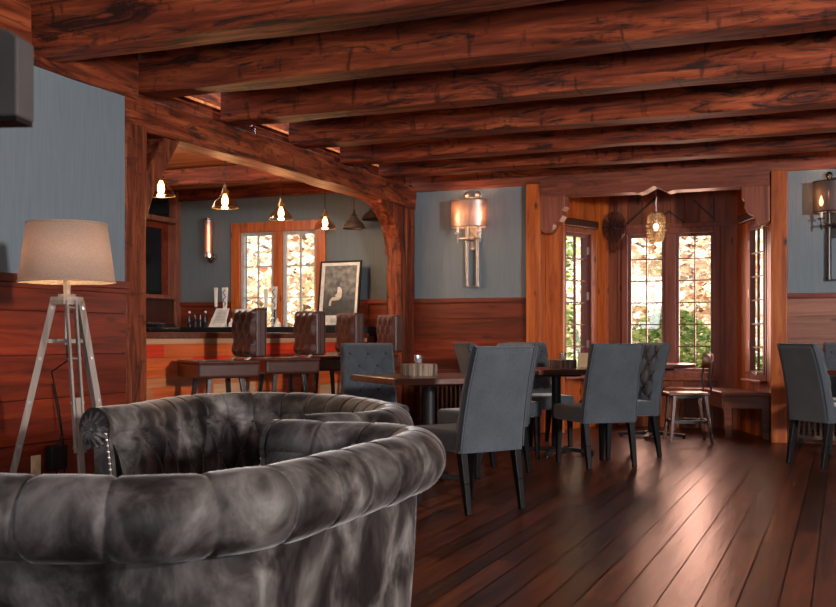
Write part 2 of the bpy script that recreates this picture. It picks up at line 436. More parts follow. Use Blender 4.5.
# back wall pieces: (bar window hole handled with strips)
def back_strip(name, x0, x1, mat, wmat, holes=(), cap=True, zt=ZC):
    w = MB(); xs = x0
    for (a, b, z0, z1) in holes:
        w.bx(xs, a, YB, YB+0.14, CAP, zt); w.bx(a, b, YB, YB+0.14, z1, zt)
        if z0 > CAP: w.bx(a, b, YB, YB+0.14, CAP, z0)
        xs = b
    w.bx(xs, x1, YB, YB+0.14, CAP, zt)
    o = struct(w.build(name, mat))
    w = MB(); xs = x0
    segs = []
    for (a, b, z0, z1) in holes:
        segs.append((xs, a, CAP)); segs.append((a, b, min(z0, CAP))); xs = b
    segs.append((xs, x1, CAP))
    for (a, b, zt2) in segs:
        w.bx(a, b, YB+.03, YB+.14, 0, zt2, 0.0)
        boards(w, a, b, YB-.012, YB+.04, 0.12, zt2-.02, 'X', 0.225)
    w.build('wainscot', wmat, o)
    return o
BW = (px_Y(241, YB).x, px_Y(317, YB).x)      # bar window glass outer
wz = (1.08, 2.36)
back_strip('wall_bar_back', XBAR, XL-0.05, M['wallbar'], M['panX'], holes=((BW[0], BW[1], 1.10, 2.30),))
back_strip('wall_back_left', XL-0.05, BX0+0.02, M['wall'], M['panX'])
M['panL'] = wood('pale_wainscot', (0.20,0.07,0.045), (0.33,0.13,0.085), (0.45,0.19,0.13), 'X', 22, 0.4, var=0.15, knots=0.6)  # paler, pinker wainscot wood right of the bay
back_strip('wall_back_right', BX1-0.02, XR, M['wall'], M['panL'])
t = MB()
for a, b in ((XL, BX0), ):
    t.bx(a, b, YB-.045, YB+.02, CAP-.02, CAP+.03)
struct(t.build('trim_2', M['panX'], bevel=.004))
t = MB(); t.bx(BX1, XR, YB-.045, YB+.02, CAP-.02, CAP+.03)
struct(t.build('trim_3', M['panX'], bevel=.004))
t = MB(); t.bx(XBAR, BW[0]-.14, YB-.045, YB+.02, CAP-.02, CAP+.03); t.bx(BW[1]+.14, XL-.1, YB-.045, YB+.02, CAP-.02, CAP+.03)
struct(t.build('trim_4', M['panX'], bevel=.004))
for i, (a, b) in enumerate(((XL, BX0), (BX1, XR))):
    t = MB(); t.bx(a, b, YB-.03, YB+.02, 0, .12)
    struct(t.build('baseboard_back', M['panX'], bevel=.004))
# crown along back wall (thin light board under the joists)
t = MB(); t.bx(XL-.02, XR, YB-.05, YB+.02, ZB-.045, ZB+.045); 
struct(t.build('trim_5', M['pinedkX'], bevel=.005))
t = MB(); t.bx(XBAR, XL-.2, YB-.06, YB, 2.72, 2.88)
struct(t.build('trim_6', M['beamX'], bevel=.005))
# other walls of the rooms, outside the frame
w = MB(); w.bx(XR, XR+.14, YF, YB+.14, 0, ZC); struct(w.build('wall_right', M['wall']))
w = MB(); w.bx(XL-.14, XR+.14, YF-.14, YF, 0, ZC); struct(w.build('wall_front', M['wall']))
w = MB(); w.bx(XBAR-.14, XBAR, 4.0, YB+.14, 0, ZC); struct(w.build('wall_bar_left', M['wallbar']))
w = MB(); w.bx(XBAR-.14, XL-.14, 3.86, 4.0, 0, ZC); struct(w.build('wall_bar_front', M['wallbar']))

w = MB(); w.bx(XL-.16, XL-.13, YPOST, YB+.14, 2.66, ZC+.02); struct(w.build('wall_upper_left', M['beamY']))
w = MB(); w.bx(BX0, BX1, YB+.16, YB+.30, 2.72, ZC+.02); w.bx(XL-.12, XR, YB-.03, YB+.14, ZB+.04, ZC+.02); struct(w.build('wall_back_upper', M['beamX']))
w = MB(); w.bx(CX0-.05, CX0+.03, BYC-.03, BYC+.12, 0, 2.78, .6); struct(w.build('trim_9', M['pine']))
w = MB(); w.bx(CX1-.03, CX1+.05, BYC-.03, BYC+.12, 0, 2.78, .4); struct(w.build('trim_10', M['pine']))
w = MB(); w.bx(OX0-.22, OX0+.01, YB+.15, YB+.26, 0, 2.78, .6); struct(w.build('trim_11', M['pine']))
w = MB(); w.bx(OX1-.01, OX1+.22, YB+.15, YB+.26, 0, 2.78, .4); struct(w.build('trim_12', M['pine']))
# left wall plate + ceiling beams
b = MB(); b.hewn((XL-.06, 1.0, ZB+.125), (XL-.06, YPOST+.1, ZB+.125), .19, .35, n=80, seed=3)
tag(b.build('wall_plate_timber', M['beamY'], smooth=True), 'hewn wooden plate timber running along the top of the blue-grey left wall', 'beam')
beams = [(3.75, .26, .30, 'hewn ceiling beam nearest the camera, only a sliver at the top edge'),
         (4.84, .26, .32, 'large hewn ceiling beam crossing the very top of the picture from the top left corner'),
         (5.90, .24, .30, 'second large ceiling beam from the top, its left end meeting the corner of the timber frame'),
         (6.95, .22, .27, 'ceiling beam with rows of dark adze marks, fourth from the back wall'),
         (8.03, .22, .26, 'ceiling beam with long dark stains, third from the back wall'),
         (9.03, .20, .24, 'thin orange ceiling beam, second from the back wall'),
         (9.93, .20, .22, 'ceiling beam closest to the back wall above the bay opening')]
for i, (yy, ww, hh, lab) in enumerate(beams):
    if i == 0: continue
    b = MB(); x0 = XL-.02
    b.hewn((x0, yy+ww/2, ZB+hh/2+.005), (XR, yy+ww/2, ZB+hh/2+.005), ww, hh, seed=i*5+1, amp=.013, n=90, rnd=(0.35,0.5,0.45,0.6,0.65,0.9,0.5)[i])
    tag(b.build('ceiling_beam', M['beamX'], smooth=True), lab, 'beam', 'hewn beams across the ceiling')
b = MB(); b.hewn((-7.60, 9.42, 2.755), (XL-.25, 9.42, 2.755), .2, .18, seed=91, n=50)
struct(b.build('trim_13', M['beamX'], smooth=True))

# timber frame between lounge and bar
fr = empty('timber_frame', (XL-.11, 8.3, 0))
tag(fr, 'hewn timber frame of two posts, curved braces and a long beam between lounge and bar', 'timber frame')
L0 = (XL-.11, 8.3, 0)
b = MB(); b.hewn((XL-.11, YPOST+.12, 0), (XL-.11, YPOST+.12, 2.50), .23, .24, seed=11, n=34, amp=.014)
b.build('post', M['beamZ'], fr, smooth=True, off=L0)
b = MB(); b.hewn((XL-.11, YB-.13, 0), (XL-.11, YB-.13, 2.50), .22, .24, seed=12, n=34, amp=.014)
b.build('post', M['beamZ'], fr, smooth=True, off=L0)
b = MB(); b.hewn((XL-.11, YPOST, 2.585), (XL-.11, YB-.01, 2.59), .24, .235, seed=13, n=70, amp=.02, bow=.03)
b.build('top_beam', M['beamY'], fr, smooth=True, off=L0)
b = MB(); P = []
b.bar((XL-.11, YPOST+.17, 1.76), (XL-.11, YPOST+.33, 2.16), .15, .13, .15, .16, up=(1,0,0)); b.bar((XL-.11, YPOST+.31, 2.12), (XL-.11, YPOST+.62, 2.53), .15, .16, up=(1,0,0))
b.build('brace', M['beamZ'], fr, bevel=.012, off=L0)
# curved far brace: plan polygon in the Y-Z plane
pts = [(10.66,1.95),(10.52,1.95),(10.49,2.12),(10.40,2.26),(10.24,2.38),(10.02,2.47),(10.02,2.52),(10.66,2.52)]
b = MB(); b.slab([(XL-.21, yy, zz) for yy, zz in pts], (.19,0,0)); b.build('brace', M['beamZ'], fr, bevel=.015, off=L0)
b = MB(); b.hewn((XL-.10, 10.60, 0), (XL-.10, 10.60, 1.97), .18, .17, seed=15, n=20); b.build('inner_post', M['beamZ'], fr, smooth=True, off=L0)

# ------------------------------------------------------------------ bay
bay = empty('bay_opening_frame', ((BX0+BX1)/2, YB, 0)); LB = ((BX0+BX1)/2, YB, 0)
tag(bay, 'orange pine posts, dark header and scroll-cut corbels framing the window bay opening', 'door frame')
b = MB(); b.bx(BX0, BX0+.16, YB-.10, YB+.16, 0, ZB-.04, .75); b.build('post', M['pine'], bay, bevel=.006, off=LB)
b = MB(); b.bx(BX1-.15, BX1, YB-.10, YB+.16, 0, ZB-.04, .45); b.build('post', M['pine'], bay, bevel=.006, off=LB)
b = MB(); n = 40; x0, x1 = BX0+.16, BX1-.16; mid = px_Y(656, YB).x
top = []; bot = []
for i in range(n+1):
    xx = x0+(x1-x0)*i/n; bot.append(xx)
xs = sorted(bot + [mid, mid-.03, mid+.03, mid-.10, mid+.10, mid-.16, mid+.16])
def hz(xx):
    d = abs(xx-mid)
    if d < .17: return 2.535 + .055*max(0, 1-(d/.17))**1.6 - .02*math.exp(-((d-.13)/.04)**2)
    return 2.535
for a, c2 in zip(xs[:-1], xs[1:]):
    if c2-a < 1e-4: continue
    za, zb = hz(a), hz(c2)
    b.add([(a,YB-.12,za),(c2,YB-.12,zb),(c2,YB+.10,zb),(a,YB+.10,za),(a,YB-.12,2.70),(c2,YB-.12,2.70),(c2,YB+.10,2.70),(a,YB+.10,2.70)],
          [(0,1,2,3),(4,7,6,5),(0,4,5,1),(2,6,7,3)])
b.build('header', M['pinedkX'], bay, off=LB)
def corbel(xw, sgn):
    pr = [(0,2.54),(.27,2.54),(.27,2.42),(.235,2.39),(.245,2.33),(.21,2.27),(.15,2.24),(.135,2.19),(.10,2.15),(.04,2.145),(0,2.18)]
    b = MB(); b.slab([(xw+sgn*p, YB-.11, z) for p, z in pr], (0,.20,0)); b.build('corbel', M['pinedk'], bay, bevel=.01, off=LB)
corbel(BX0+.16, 1); corbel(BX1-.16, -1)
b = MB(); b.bx(BX0+.16, BX0+.36, YB+.10, YB+.16, 0, 2.54, .9); b.build('jamb_board', M['pine'], bay, bevel=.004, off=LB)

# bay walls (vertical knotty pine boards) with window holes
def wall_seg(name, A, B, holes, z1=2.75, mat='pine', board=0.15, back=.08):
    A = Vector((*A, 0)); B = Vector((*B, 0)); d = (B-A); L = d.length; d /= L
    nrm = Vector((-d.y, d.x, 0))                    # pointing away from the room when A->B runs left to right
    w = MB(); s = 0
    cuts = sorted(set([0, L] + [h[0] for h in holes] + [h[1] for h in holes]))
    for a, b2 in zip(cuts[:-1], cuts[1:]):
        hole = [h for h in holes if h[0] <= a+1e-5 and h[1] >= b2-1e-5]
        k = max(1, round((b2-a)/board)); st = (b2-a)/k
        for i in range(k):
            p = A + d*(a+i*st+.003); q = A + d*(a+(i+1)*st-.003); rn = random.random()
            ranges = [(0, z1)] if not hole else [(0, hole[0][2]), (hole[0][3], z1)]
            for (za, zb) in ranges:
                w.add([p+Vector((0,0,za)), q+Vector((0,0,za)), q+nrm*.04+Vector((0,0,za)), p+nrm*.04+Vector((0,0,za)),
                       p+Vector((0,0,zb)), q+Vector((0,0,zb)), q+nrm*.04+Vector((0,0,zb)), p+nrm*.04+Vector((0,0,zb))],
                      [(0,3,2,1),(4,5,6,7),(0,1,5,4),(1,2,6,5),(2,3,7,6),(3,0,4,7)], rn)
    for a, b2 in zip(cuts[:-1], cuts[1:]):
        hole = [h for h in holes if h[0] <= a+1e-5 and h[1] >= b2-1e-5]
        for (za, zb) in ([(0, z1)] if not hole else [(0, hole[0][2]), (hole[0][3], z1)]):
            p = A+d*a+nrm*.035; q = A+d*b2+nrm*.035
            w.slab([p+Vector((0,0,za)), q+Vector((0,0,za)), q+Vector((0,0,zb)), p+Vector((0,0,zb))], nrm*back, 0.0)
    return struct(w.build(name, M[mat])), A, d, nrm, L

def window(name, A, d, nrm, s0, s1, z0, z1, cols, rows, sashmat, casemat, casing=.09, mull=None, sill=True, hinges=False, proud=.035, gy=0.0):
    o = empty(name, A + d*(s0+s1)/2 + Vector((0,0,z0)), math.atan2(d.y, d.x)); struct(o)
    W2 = (s1-s0)/2; H = z1-z0
    cs = MB()
    for sx in (-1, 1): cs.bx(sx*W2, sx*(W2+casing), -proud, .06, -casing, H+casing)
    cs.bx(-W2, W2, -proud, .06, H, H+casing); cs.bx(-W2, W2, -proud, .06, -casing, 0)
    cs.build('casing', casemat, o, bevel=.005)
    if sill:
        cs = MB(); cs.bx(-W2-casing-.02, W2+casing+.02, -.08, .02, -casing-.03, -casing); cs.build('sill', casemat, o, bevel=.005)
    sashes = [(-W2, W2)] if mull is None else [(-W2, -mull/2), (mull/2, W2)]
    if mull:
        m = MB(); m.bx(-mull/2, mull/2, -.02, .06, 0, H); m.build('mullion', casemat, o, bevel=.004)
    for (a, b2) in sashes:
        s = MB(); e = .038
        s.bx(a+.002, a+e, gy, .05, 0, H); s.bx(b2-e, b2-.002, gy, .05, 0, H); s.bx(a+e, b2-e, gy, .05, 0, e); s.bx(a+e, b2-e, gy, .05, H-e, H)
        so = s.build('sash', sashmat, o, bevel=.003)
        m = MB()
        for i in range(1, cols): xx = a+e+(b2-a-2*e)*i/cols; m.bx(xx-.007, xx+.007, .012+gy, .040+gy, e, H-e)
        for j in range(1, rows): zz = e+(H-2*e)*j/rows; m.bx(a+e, b2-e, .014+gy, .038+gy, zz-.007, zz+.007)
        m.build('muntins', sashmat, so)
        g = MB(); g.bx(a+e, b2-e, .024+gy, .028+gy, e, H-e); g.build('pane', M['glass'], so)
        if hinges:
            h = MB(); xx = b2-.02 if hinges > 0 else a+.02
            for zz in (H*.2, H*.55, H*.88): h.bx(xx-.02, xx+.02, gy-.012, gy, zz-.045, zz+.045)
            h.build('hinge', M['steel'], so, bevel=.003)
    return o
M['sashwine'] = wood('dark_red_sash', (0.10,0.03,0.028), (0.19,0.065,0.06), (0.27,0.10,0.09), 'Z', 26, 0.4, var=.1)
M['sashwhite'] = plain('pale_grey_sash', (0.42,0.41,0.42), 0.5)
# centre wall
x628 = px_Y(628, BYC).x; x712 = px_Y(714, BYC).x
ws0 = x628 - CX0; ws1 = x712 - CX0
_, A, d, nr, L = wall_seg('wall_bay_centre', (CX0, BYC), (CX1, BYC), [(ws0, ws1, .64, 2.23)], mat='pinebr')
wcentre = window('window_1', A, d, nr, ws0, ws1, .64, 2.23, 2, 6, M['sashwine'], M['pinedk'], casing=.07, mull=.12)
# left angled wall
LA = (OX0-.02, YB+.16)
dd = Vector((CX0-LA[0], BYC-LA[1], 0)); LL = dd.length
_, A, d, nr, L = wall_seg('wall_bay_left', LA, (CX0, BYC), [(LL*.30, LL*.70, .64, 2.22)])
window('window_2', A, d, nr, LL*.30, LL*.70, .64, 2.22, 2, 6, M['sashwine'], M['pinedk'], casing=.05, hinges=1)
RB = (OX1+.01, YB+.16)
dd = Vector((RB[0]-CX1, RB[1]-BYC, 0)); LL = dd.length
_, A, d, nr, L = wall_seg('wall_bay_right', (CX1, BYC), RB, [(LL*.40, LL*.80, .64, 2.22)], back=.012)
w3 = window('window_3', A, d, nr, LL*.40, LL*.80, .64, 2.22, 2, 6, M['sashwine'], M['pinedk'], casing=.05, hinges=-1, proud=.006, gy=-.012)
ck = MB(); ck.tube([(.10,-.03,.01),(.0,-.05,.03),(-.06,-.10,.02),(-.12,-.06,.01)], .012, 6); ck.build('window_crank', M['chrome'], w3, smooth=True)
# chevron boards above the centre windows
cb = MB()
for xa, sg in ((px_Y(634,BYC).x, 1), (px_Y(660,BYC).x, -1), (px_Y(690,BYC).x, -1)):
    pass
def vb(p, q): cb.bar((p[0], BYC-.012, p[1]), (q[0], BYC-.012, q[1]), .022, .012, up=(0,1,0))
zt = 2.62
X = lambda p: px_Y(p, BYC).x
vb((X(627), 2.36), (X(657), 2.66)); vb((X(660), 2.40), (X(669), 2.49)); vb((X(669), 2.49), (X(686), 2.33)); vb((X(694), 2.60), (X(714), 2.38)); vb((X(714),2.33),(X(714),2.62))
struct(cb.build('trim_7', M['cabdk']))
t = MB(); t.bx(CX0, CX1, BYC-.03, BYC+.0, 2.30, 2.345); struct(t.build('trim_8', M['pinedk'], bevel=.004))
c = MB(); c.prism([(BX0-.1, YB+.2), (BX1+.1, YB+.2), (CX1+.3, BYC+.3), (CX0-.3, BYC+.3)], 2.74, 2.80); struct(c.build('ceiling', M['pinedkX']))
# valance rod on left bay window
v = MB(); a0 = Vector((LA[0]+(CX0-LA[0])*.14+.03, LA[1]+(BYC-LA[1])*.14, 2.33)); a1 = Vector((LA[0]+(CX0-LA[0])*.80+.03, LA[1]+(BYC-LA[1])*.80, 2.33))
v.bar(a0, a1, .05, .09)
tag(v.build('window_valance', M['cabdk'], bevel=.012), 'dark rolled blind above the narrow left window of the bay', 'blind')
v = MB(); a0 = Vector((RB[0]+(CX1-RB[0])*.14-.03, RB[1]+(BYC-RB[1])*.14, 2.33)); a1 = Vector((RB[0]+(CX1-RB[0])*.80-.03, RB[1]+(BYC-RB[1])*.80, 2.33))
v.bar(a0, a1, .05, .09)
tag(v.build('window_valance', M['cabdk'], bevel=.012), 'dark rolled blind above the narrow right window of the bay', 'blind')

# bar window
o = window('window_4', Vector((BW[0], YB, 0)), Vector((1,0,0)), Vector((0,1,0)), 0, BW[1]-BW[0], 1.10, 2.30, 2, 3, M['sashwhite'], M['pine'], casing=.12, mull=.12, sill=False)

# ------------------------------------------------------------------ outside
g = MB(); g.bx(-40, 30, 12.9, 70, -.5, -.4)
M['lawn'] = plain('bright_lawn', (0.30, 0.34, 0.14), 0.9)
struct(g.build('ground', M['lawn']))
def tree(name, cx, cy, h, rad, mat, label, nleaf, z0=0.6, size=.16, seed=1, trunk=True):
    rr = random.Random(seed)
    root = empty(name, (cx, cy, -.4)); tag(root, label, 'tree' if trunk else 'shrub')
    if trunk:
        t = MB(); t.tube([(0,0,0),(.05,0,h*.4),(-.1,.05,h*.7),(0,0,h*.9)], [.14,.11,.07,.02], 8)
        for k in range(7):
            an = rr.uniform(0, 2*PI); zz = rr.uniform(.25, .7)*h
            t.tube([(0,0,zz),(math.cos(an)*rad*.5, math.sin(an)*rad*.5, zz+.5),(math.cos(an)*rad*.9, math.sin(an)*rad*.9, zz+.7)], [.05,.03,.01], 5)
        t.build('trunk', M['bark'], root)
    l = MB()
    for k in range(nleaf):
        u = rr.random(); an = rr.uniform(0, 2*PI); r = rad*math.sqrt(rr.random())
        zz = z0 + (h-z0)*rr.random()
        k2 = math.sin(PI*min(1, max(0.08, (zz-z0)/(h-z0))))**.5
        p = Vector((math.cos(an)*r*k2, math.sin(an)*r*k2, zz))
        if noise.noise(p*1.1+Vector((seed,0,0))) < -.36: continue
        s = size*rr.uniform(.5, 1.2)
        R = Matrix.Rotation(rr.uniform(0,6.28),3,'Z') @ Matrix.Rotation(rr.uniform(.3,2.4),3,'X')
        l.add([p+R@Vector(q)*s for q in ((-.5,0,0),(0,-.3,.05),(.5,0,0),(0,.3,.05))], [(0,1,2,3)], rr.random())
    l.build('foliage', mat, root)
    return root
tr = [(-2.2, 17.0, 4.8, 1.9, 9000, 'pale pink autumn tree right outside the bay windows'),
      (-9.2, 17.0, 4.8, 1.9, 9000, 'cream and pink leaved tree filling the view through the bar window'),
      (-4.9, 21.5, 6.0, 2.3, 7000, 'taller autumn tree far off, seen through the narrow left window of the bay'),
      (.0, 22.0, 6.0, 2.3, 7000, 'taller autumn tree far off, seen through the right side of the bay'),
      (-12.6, 22.0, 6.5, 2.6, 7000, 'autumn tree farthest off, seen in the left half of the bar window')]
for i, (cx, cy, h, rad, nl, lab) in enumerate(tr):
    tree('autumn_tree', cx, cy, h, rad, M['leafpink'], lab, nl, z0=1.0, size=.2, seed=i+11)
sh = [(-3.9, 14.2, 2.9, .75, 'green leafy bush outside the narrow left window of the bay'),
      (-2.15, 14.2, 1.5, .75, 'yellow-green shrub low outside the left part of the bay centre window'),
      (-.45, 14.2, 1.4, .75, 'bright green shrub low outside the right part of the bay'),
      (-6.9, 14.0, 1.6, .75, 'green shrub low outside the right half of the bar window'),
      (-8.5, 14.0, 1.3, .75, 'green shrub low outside the left half of the bar window')]
for i, (cx, cy, h, rad, lab) in enumerate(sh):
    tree('green_shrub', cx, cy, h+.3, rad, M['leafgreen'], lab, 3600, z0=.2, size=.11, seed=i+30, trunk=False)

# ------------------------------------------------------------------ sofas
def smooth_path(pts, n):
    pts = [Vector((*p, 0)) for p in pts]; out = []
    m = len(pts)
    for i in range(m-1):
        p0, p1, p2, p3 = pts[max(i-1,0)], pts[i], pts[i+1], pts[min(i+2,m-1)]
        for k in range(20):
            t = k/20
            out.append(.5*((2*p1)+(p2-p0)*t+(2*p0-5*p1+4*p2-p3)*t*t+(3*p1-p0-3*p2+p3)*t**3))
    out.append(pts[-1])
    acc = [0]
    for a, b in zip(out[:-1], out[1:]): acc.append(acc[-1]+(b-a).length)
    res = []; j = 0
    for k in range(n+1):
        s = acc[-1]*k/n
        while j < len(acc)-2 and acc[j+1] < s: j += 1
        f = (s-acc[j])/max(1e-9, acc[j+1]-acc[j]); res.append(out[j].lerp(out[j+1], f))
    return res, acc[-1]

def make_sofa(name, label, campts, group):
    wp = [cw(a, t) for a, t in campts]
    NP = 600; path, L = smooth_path([(p.x, p.y) for p in wp], NP)
    cen = sum(path, Vector((0,0,0)))/len(path)
    # outward normals
    nrm = []
    for i in range(len(path)):
        d = (path[min(i+6,NP)]-path[max(i-6,0)]).normalized(); nn = Vector((d.y, -d.x, 0)); nrm.append(nn)
    if sum(nn.dot(p-cen) for nn, p in zip(nrm, path)) < 0: nrm = [-v for v in nrm]
    root = empty(name, (cen.x, cen.y, 0)); tag(root, label, 'sofa', group)
    off = (cen.x, cen.y, 0)
    npl = round(L/.185); a = L/npl
    def sweep(nm, prof, disp, inner=False):
        P = []
        for i, (p, nn) in enumerate(zip(path, nrm)):
            s = L*i/NP; row = []
            for j, (n_, z) in enumerate(prof):
                j0, j1 = max(j-1,0), min(j+1,len(prof)-1)
                tn = Vector((prof[j1][0]-prof[j0][0], prof[j1][1]-prof[j0][1])).normalized()
                on = Vector((tn.y, -tn.x))
                dd = disp(s, j/(len(prof)-1), z, i)
                row.append(p + nn*(n_+on.x*dd) + Vector((0,0,z+on.y*dd)))
            P.append(row)
        m = MB(); m.grid(P); return m.build(nm, M['velvet'], root, smooth=True, off=off), P
    # profiles: n outward; order from outside bottom, over the roll, to inside bottom
    shell = [(-.02+.03*k/10, .07+.54*k/10) for k in range(11)]
    def dsh(s, f, z, i): return .006*noise.noise(Vector((s*3, z*4, 0)))
    sweep('outer_shell', shell, dsh)
    roll = []; RR = .094
    for k in range(23):
        an = math.radians(-70 + 290*k/22); roll.append((.004+RR*math.cos(an), .75-RR+RR*math.sin(an)))
    def pleat(s):                                   # narrow crease at every pleat
        q = (s/a) % 1.0; q = min(q, 1-q)*a
        return math.exp(-(q/.008)**2)
    def drl(s, f, z, i):
        return -.006*pleat(s) + .002*math.sin(PI*((s/a)%1.0)) + .004*noise.noise(Vector((s*5, f*4, 2)))
    sweep('rolled_top', roll, drl)
    z0, z1 = .32, .64
    inner = [(-.075-.05*(k/26)**.8, z1-(z1-z0)*k/26) for k in range(27)]
    bs = .15                                       # button row pitch
    def dtf(s, f, z, i):
        h = (z1-.035-z)/bs                          # 0 at first button row, increasing down
        if h < 0:
            q = (s/a) % 1.0; return .030*math.sin(PI*q)**.6*(1) - .004
        p = s/a + h/2.; q = s/a - h/2.
        return .040*(abs(math.sin(PI*p))*abs(math.sin(PI*q)))**.45 - .004
    o, P = sweep('tufted_back', inner, dtf)
    # buttons
    bt = MB(); bt.ball((0,0,0), .012, 8, .6); proto = None
    for row in range(2):
        zc = z1-.035-bs*row
        for k in range(1, npl):
            s = a*(k + (0 if row == 0 else .5))
            if s > L-.04: continue
            i = min(NP-1, round(s/L*NP)); fz = (z1-zc)/(z1-z0)
            n_ = -.075-.05*fz**.8+.0
            pos = path[i]+nrm[i]*(n_-.004)+Vector((0,0,zc)) - Vector(off)
            if proto is None: proto = bt.build('button', M['velvet'], root, smooth=True); b = proto
            else: b = proto.copy(); COL.objects.link(b); b.parent = root
            b.location = pos
    # scroll fronts at both ends, with nailhead trim
    for e, (i, dr) in enumerate(((0, -1), (NP, 1))):
        d = (path[3]-path[0]).normalized()*-1 if i == 0 else (path[NP]-path[NP-3]).normalized()
        out = [(n_, z) for n_, z in shell] + roll[:-1] + inner
        poly = [path[i]+nrm[i]*n_+Vector((0,0,z)) for n_, z in out]
        m = MB(); c0 = sum(poly, Vector())/len(poly)
        m.slab([p + d*.001 for p in poly], d*.02)
        m.build('arm_front', M['velvet'], root, bevel=.006, off=off)
        m = MB()                                    # pleated rosette on the scroll
        cc = path[i]+Vector((0,0,.656))+d*.022
        for k in range(14):
            an = 2*PI*k/14
            q = cc + nrm[i]*math.cos(an)*.075 + Vector((0,0,math.sin(an)*.075)) - d*.004
            m.tube([cc+d*.012, (cc+q)/2+d*.014, q], [.005,.014,.011], 6)
        m.ball(cc+d*.014, .014, 8)
        m.build('scroll_rosette', M['velvet'], root, smooth=True, off=off)
        m = MB()
        line = [(inner[k][0]-.012+.0, inner[k][1]) for k in range(0, 27)] + [(-.135, .36), (-.14,.30), (-.145,.24), (-.15,.18)]
        acc2 = 0; last = Vector(line[0]); tr_ = []
        for q in line:
            q = Vector(q)
            acc2 += (q-last).length; last = q
            if acc2 >= .019 or q == Vector(line[0]):
                acc2 = 0; tr_.append(path[i]+nrm[i]*(q.x+.022)+Vector((0,0,q.y))+d*.020); m.ball(path[i]+nrm[i]*(q.x+.022)+Vector((0,0,q.y))+d*.024, .0072, 6, 1)
        m.tube(tr_, .005, 6)
        m.build('nailhead_trim', M['steel'], root, smooth=True, off=off)
    # seat and plinth
    seatpts = [path[i]-nrm[i]*.08 for i in range(0, NP+1, 12)]
    m = MB(); m.prism([(p.x, p.y) for p in seatpts], .20, .345); m.build('seat', M['velvet'], root, bevel=.02, off=off)
    base = [path[i]-nrm[i]*.05 for i in range(0, NP+1, 12)]
    m = MB(); m.prism([(p.x, p.y) for p in base], .08, .20); m.build('base', M['velvet'], root, off=off)
    for i in (24, 200, 400, 576):
        p = path[i]-nrm[i]*.09
        m = MB(); m.tube([(p.x,p.y,0),(p.x,p.y,.09)], [.022,.034], 10); m.build('foot', M['black'], root, off=off)
    return root
NEAR = [(-1.42,3.05),(-1.40,2.75),(-1.25,2.45),(-1.02,2.30),(-.80,2.25),(-.60,2.24),(-.43,2.32),(-.29,2.54),(-.17,2.84),(-.07,3.10),(-.01,3.30),(-.04,3.48),(-.17,3.60),(-.34,3.66),(-.50,3.74)]
FAR = [(-1.35,4.40),(-1.26,4.58),(-1.23,4.86),(-1.19,5.14),(-1.10,5.38),(-.90,5.52),(-.66,5.50),(-.44,5.34),(-.27,5.06),(-.17,4.76),(-.12,4.50),(-.14,4.28),(-.24,4.10),(-.42,4.01)]
make_sofa('curved_sofa', 'grey velvet curved sofa in the foreground, seen from behind with its fat rolled top', NEAR, 'button-tufted grey velvet sofas')
make_sofa('curved_sofa', 'grey velvet curved sofa farther back, its diamond-tufted inside facing the camera', FAR, 'button-tufted grey velvet sofas')

